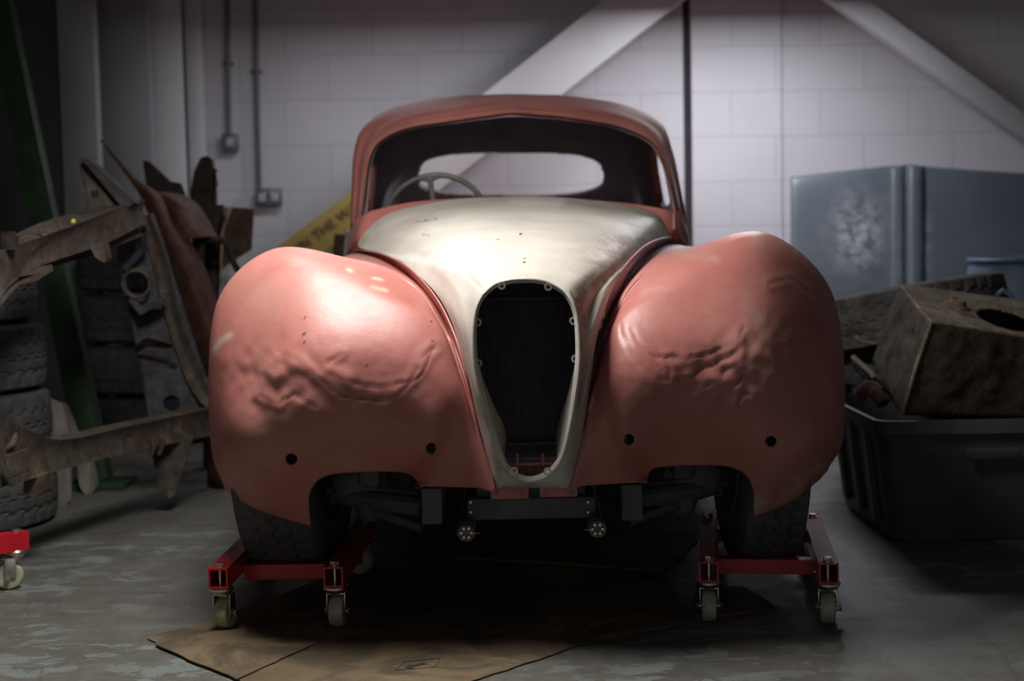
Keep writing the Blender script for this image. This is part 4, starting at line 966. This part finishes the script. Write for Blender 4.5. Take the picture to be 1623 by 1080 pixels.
def crate(name, x0, x1, y0, y1, h, m, lab, rz=0):
    """moulded crate: tapered walls, rim, ribs, handle recess"""
    t = thing(name, lab, 'crate', ((x0+x1)/2, (y0+y1)/2, 0)); L_ = ORG[t.name]
    cx, cy = (x0+x1)/2, (y0+y1)/2; hw, hd = (x1-x0)/2, (y1-y0)/2; tp = .05
    def ring(f, z, r=.05):
        out = []; a, b = hw*f, hd-(1-f)*hw
        for (sx, sy, q0) in ((1, 1, 0), (-1, 1, 90), (-1, -1, 180), (1, -1, 270)):
            for k in range(5): q = math.radians(q0+k*22.5); out.append((cx+sx*(a-r)+math.cos(q)*r, cy+sy*(b-r)+math.sin(q)*r, z))
        return out
    mb = MB(); rr_ = [ring(.86, .0), ring(.87, .004), ring(.965, h-.05), ring(.965, h-.045), ring(1.0, h-.04), ring(1.0, h), ring(.97, h), ring(.95, h-.05), ring(.85, .02)]
    vs = [v for r in rr_ for v in r]; fs = gridfaces(len(rr_), 20, True); fs.append(tuple(range(20))); fs.append(tuple((len(rr_)-1)*20+i for i in range(20))[::-1])
    mb.add(vs, fs); mb.build('tub', m, t, True, 30)
    for k in range(3):
        y = cy-hd*.5+k*hd*.5; mb = MB(); mb.box((cx-hw*.93, y, h*.5), (.02, .06, h*.78), Matrix.Rotation(-.115, 3, 'Y'), .006); mb.build('rib', m, t)
    mb = MB(); mb.box((cx-hw*.3, cy-hd*.985, h-.10), (.16, .012, .035), Matrix.Rotation(.09, 3, 'X'), .005); mb.build('handle', m, t)
    return t
pb = G(1405, 885); Yb = 4.05
x0 = P(1395, 665, Yb).x; h1 = P(1440, 668, Yb).z
crate('storage_crate', x0-.01, x0+.95, Yb, Yb+.75, h1, M['binblack'], 'big black plastic crate in front, holding up the rusty tank')
x0b = P(1356, 610, 5.0).x; crate('storage_crate', x0b, x0b+.8, 4.84, 5.54, P(1356, 600, 4.9).z, M['binblack'], 'second black plastic crate behind the front one, under the tyre')

# rusted fuel tank
tk = thing('fuel_tank', 'crusty rusted rectangular fuel tank lying on the front black crate', 'tank', (1.5, 4.4, h1))
A = P(1427, 452, 4.55); B = P(1476, 512, 4.15); Cc = P(1700, 548, 4.30); Dd = P(1640, 480, 4.75)
A2 = P(1384, 572, 4.60); B2 = P(1430, 657, 4.18); C2_ = P(1700, 665, 4.32); D2 = P(1660, 600, 4.8)
def quad_skin(name, a, b, c, d, m, n=26, lump=.008, bulge=0, holef=None):
    g = []
    for i in range(n):
        for j in range(n):
            u, v = i/(n-1), j/(n-1); p = a.lerp(b, u).lerp(d.lerp(c, u), v)
            nn = (b-a).cross(d-a).normalized(); w = 16*u*(1-u)*v*(1-v)
            p = p+nn*(w**.5*(lump*(noise.noise(p*9)+.6*noise.noise(p*28))+bulge)); g.append(p)
    fs = gridfaces(n, n)
    if holef: fs = [f for f in fs if not holef(((f[0]//n)+.5)/(n-1), ((f[0] % n)+.5)/(n-1))]
    o = obj(name, g, fs, m, tk); solid(o, .006, 0); return o
hf = lambda u, v: (((u-.62)/.26)**2+((v-.62)/.20)**2) < 1
quad_skin('top_panel', A, B, Cc, Dd, M['rusttan'], 60, .004, 0, hf)
quad_skin('side_panel', A, A2, B2, B, M['rusttank'], 30, .012, .004)
quad_skin('side_panel', B, B2, C2_, Cc, M['rusttank'], 40, .012, .006)
quad_skin('side_panel', D2, Dd, A, A2, M['rusttank'], 14, .006)
quad_skin('side_panel', Cc, C2_, D2, Dd, M['rusttank'], 14, .006)
quad_skin('base_panel', A2, D2, C2_, B2, M['rusttank'], 14, .004)
mb = MB(); mb.tube([A, B, Cc], .006, 8); mb.tube([B, (B+B2)/2+Vector((-.006, -.006, 0)), B2], .006, 8); mb.build('seam', M['rusttan'], tk)
nn = (B-A).cross(Dd-A).normalized(); nn = nn if nn.z > 0 else -nn
c_ = P(1518, 482, 4.38); 
u_, v_ = .45, .40; c_ = A.lerp(B, u_).lerp(Dd.lerp(Cc, u_), .30)+nn*.008
mb = MB(); mb.lathe([(0, .008), (.014, .008), (.017, .018), (.024, .018), (.028, .004), (.040, .002), (.040, -.014)], c_, nn, 24); mb.build('sender_cap', M['rusttan'], tk)

bl = thing('blue_barrel', 'blue plastic drum standing at the right edge behind the tank', 'barrel', (2.13, 5.8, 0))
bc = Vector((P(1560, 420, 5.6).x+.255, 5.82, 0)); hb_ = P(1600, 405, 5.7).z
mb = MB(); mb.lathe([(0, 0), (.235, 0), (.245, .02), (.245, .25), (.255, .27), (.245, .29), (.245, .5), (.255, .52), (.245, .54), (.24, hb_-.06), (.225, hb_-.03), (.215, hb_-.03), (0, hb_-.035)], bc, (0, 0, 1), 48)
mb.build('drum', M['barrel'], bl)
mb = MB(); mb.tube([bc+Vector((math.cos(a)*.232, math.sin(a)*.232, hb_-.02)) for a in [2*PI*i/48 for i in range(48)]], .012, 8, True); mb.build('rim', M['barrel'], bl)
q2 = P(1440, 520, 5.1)  # extra tyre added so the gap above the rear crate reads dark
loose_tyre(T3, (q2.x, 5.19, .46), (0, PI/2, .6), M['dullrubber'], 'added black tyre lying flat to darken the gap between the rear crate and the dusty tyre')
# rusty fittings spilling over the crate edge
def bit(name, path, r, m, lab, cat='metal part'):
    mb = MB(); mb.tube([P(*p) for p in path], r, 12); o = mb.build(name, m, None); tag(o, lab, cat); return o
bit('hook', [(1357,534,4.75),(1362,540,4.74),(1375,544,4.72),(1392,544,4.7)], .008, M['rusttan'], 'small curved rusty hook sticking out left of the tank')
bit('pipe_elbow', [(1366,636,4.5),(1365,622,4.5),(1374,610,4.5),(1386,612,4.48),(1396,622,4.46)], .016, M['copper'], 'copper brown curved pipe elbow on the crate edge')
bit('pipe_end', [(1378,618,4.42),(1392,628,4.4),(1400,640,4.38)], [.016, .022, .022], M['copper'], 'short corroded pipe end below the elbow by the tank')
bit('strap', [(1352,566,4.8),(1368,580,4.75),(1382,592,4.7),(1386,600,4.68)], .009, M['paleboard'], 'pale thin metal strap above the pipe elbow')
bit('blue_hoop', [(1578,470,4.78),(1590,461,4.78),(1602,468,4.77),(1610,490,4.76),(1613,525,4.75)], .009, M['barrel'], 'thin blue hoop behind the tank opening', 'hoop')
bit('rod', [(1352,575,4.85),(1368,592,4.8),(1378,604,4.75)], .012, M['rustdark'], 'dark rod lying under the pale strap on the rear crate')

# ------------------------------------------------------------------ cardboard on the floor
def card(pts, z, lab, th=.004, seed=0, name='cardboard_sheet'):
    w = [G(x, y, z) for x, y in pts]; out = []
    for i in range(len(w)):
        a, b = w[i], w[(i+1) % len(w)]; k = max(2, int((b-a).length/.03))
        for j in range(k):
            p = a.lerp(b, j/k); p = p+Vector((noise.noise(p*18+Vector((seed, 0, 0))), noise.noise(p*18+Vector((0, seed, 5))), 0))*.006; out.append(p)
    bm = bmesh.new(); vs = [bm.verts.new((p.x, p.y, z)) for p in out]; f = bm.faces.new(vs)
    if f.normal.z < 0: f.normal_flip()
    r = bmesh.ops.extrude_face_region(bm, geom=[f]); 
    for v in [e for e in r['geom'] if isinstance(e, bmesh.types.BMVert)]: v.co.z -= th
    bmesh.ops.recalc_face_normals(bm, faces=bm.faces[:]); me = D.meshes.new(name); bm.to_mesh(me); bm.free(); me.materials.append(M['card'])
    o = D.objects.new(name, me); COL.objects.link(o); tag(o, lab, 'cardboard'); ORG[o.name] = Vector((0, 0, 0)); return o
c1 = card([(234,1012),(262,1002),(330,984),(560,900),(860,900),(960,1008),(898,1030),(800,1062),(720,1088),(560,1120),(420,1100),(376,1077),(300,1043)], .004, 'oil stained cardboard sheet with printed arrow across the floor in front of the car', .003)
card([(245,1020),(340,1000),(520,985),(500,1020),(376,1076),(300,1046)], .0078, 'torn upper cardboard layer at the left corner under the caster', .003, 3)
card([(820,890),(1000,860),(1100,975),(1060,992),(900,1020),(850,1000)], .0042, 'dark shaded cardboard sheet to the right under the car', .004, 5)
card([(690,740),(1010,738),(1158,738),(1150,768),(1118,836),(1085,880),(1050,905),(850,890),(640,880)], .0088, 'brown cardboard sheet lying under the engine bay, seen past the right wheel', .004, 9)
o = card([(1105,928),(1180,930),(1232,962),(1150,975),(1100,975)], .0045, 'small torn cardboard piece between the casters of the right dolly', .004, 12)
# printed arrow in its box
a = [G(x, y, .0046) for x, y in ((641,1059),(652,1052),(651,1055),(672,1050),(676,1053),(655,1058),(656,1062))]
me = D.meshes.new('printed_arrow'); me.from_pydata([tuple(v) for v in a], [], [tuple(range(7))]); me.materials.append(simple('black print', (.02, .018, .016, 1), .7)); o = D.objects.new('printed_arrow', me); COL.objects.link(o); o.parent = c1
mb = MB(); bx4 = [G(x, y, .0044) for x, y in ((628,1063),(640,1050),(698,1044),(690,1058))]; mb.tube(bx4, .0008, 6, True); o = mb.build('printed_frame', M['rustdark'], c1)

# litter: small yellow leaf and wood chips
for (x, y, lab) in ((328,884,'tiny yellow fleck on the floor left of the dolly'),):
    mb = MB(); mb.box(G(x, y, .002), (.02, .012, .003), Matrix.Rotation(.4, 3, 'Z'), .001); o = mb.build('fleck', simple('yellow fleck', (.3, .22, .04, 1), .7), None); tag(o, lab, 'debris')

# ------------------------------------------------------------------ light
def area(name, loc, target, size, power, col=(1, .96, .9), sy=None):
    l = D.lights.new(name, 'AREA'); l.energy = power; l.color = col; l.size = size
    if sy: l.shape = 'RECTANGLE'; l.size_y = sy
    o = D.objects.new(name, l); COL.objects.link(o); o.location = loc
    o.rotation_euler = (Vector(target)-Vector(loc)).to_track_quat('-Z', 'Y').to_euler(); return o
area('ceiling_lamp_front', (-.50, 3.05, 2.0), (-.45, 3.11, .8), .55, 46, (1, .965, .92))
area('ceiling_lamp_rear', (1.1, 6.72, 2.09), (1.1, 6.721, 0), .7, 32, (.93, .94, 1.0), .22)
area('wall_fill_left', (-.70, 6.72, 2.09), (-.70, 6.721, 0), .7, 8.5, (.93, .94, 1.0), .22)  # added fill that brightens the left part of the back wall
area('front_fill', (0, -2.5, .95), (0, 4, .75), 4.0, 9, (.97, .97, 1.0), 1.7)  # unseen fill added behind the camera to lift the dark areas under the car
w = D.worlds.new('world'); bpy.context.scene.world = w; w.use_nodes = True
bg = w.node_tree.nodes['Background']; bg.inputs[0].default_value = (.95, .92, .95, 1); bg.inputs[1].default_value = .035

sc = bpy.context.scene
sc.view_settings.view_transform = 'Standard'; sc.view_settings.look = 'None'; sc.view_settings.exposure = 0; sc.view_settings.gamma = 1
try: sc.view_settings.use_curve_mapping = False
except Exception: pass
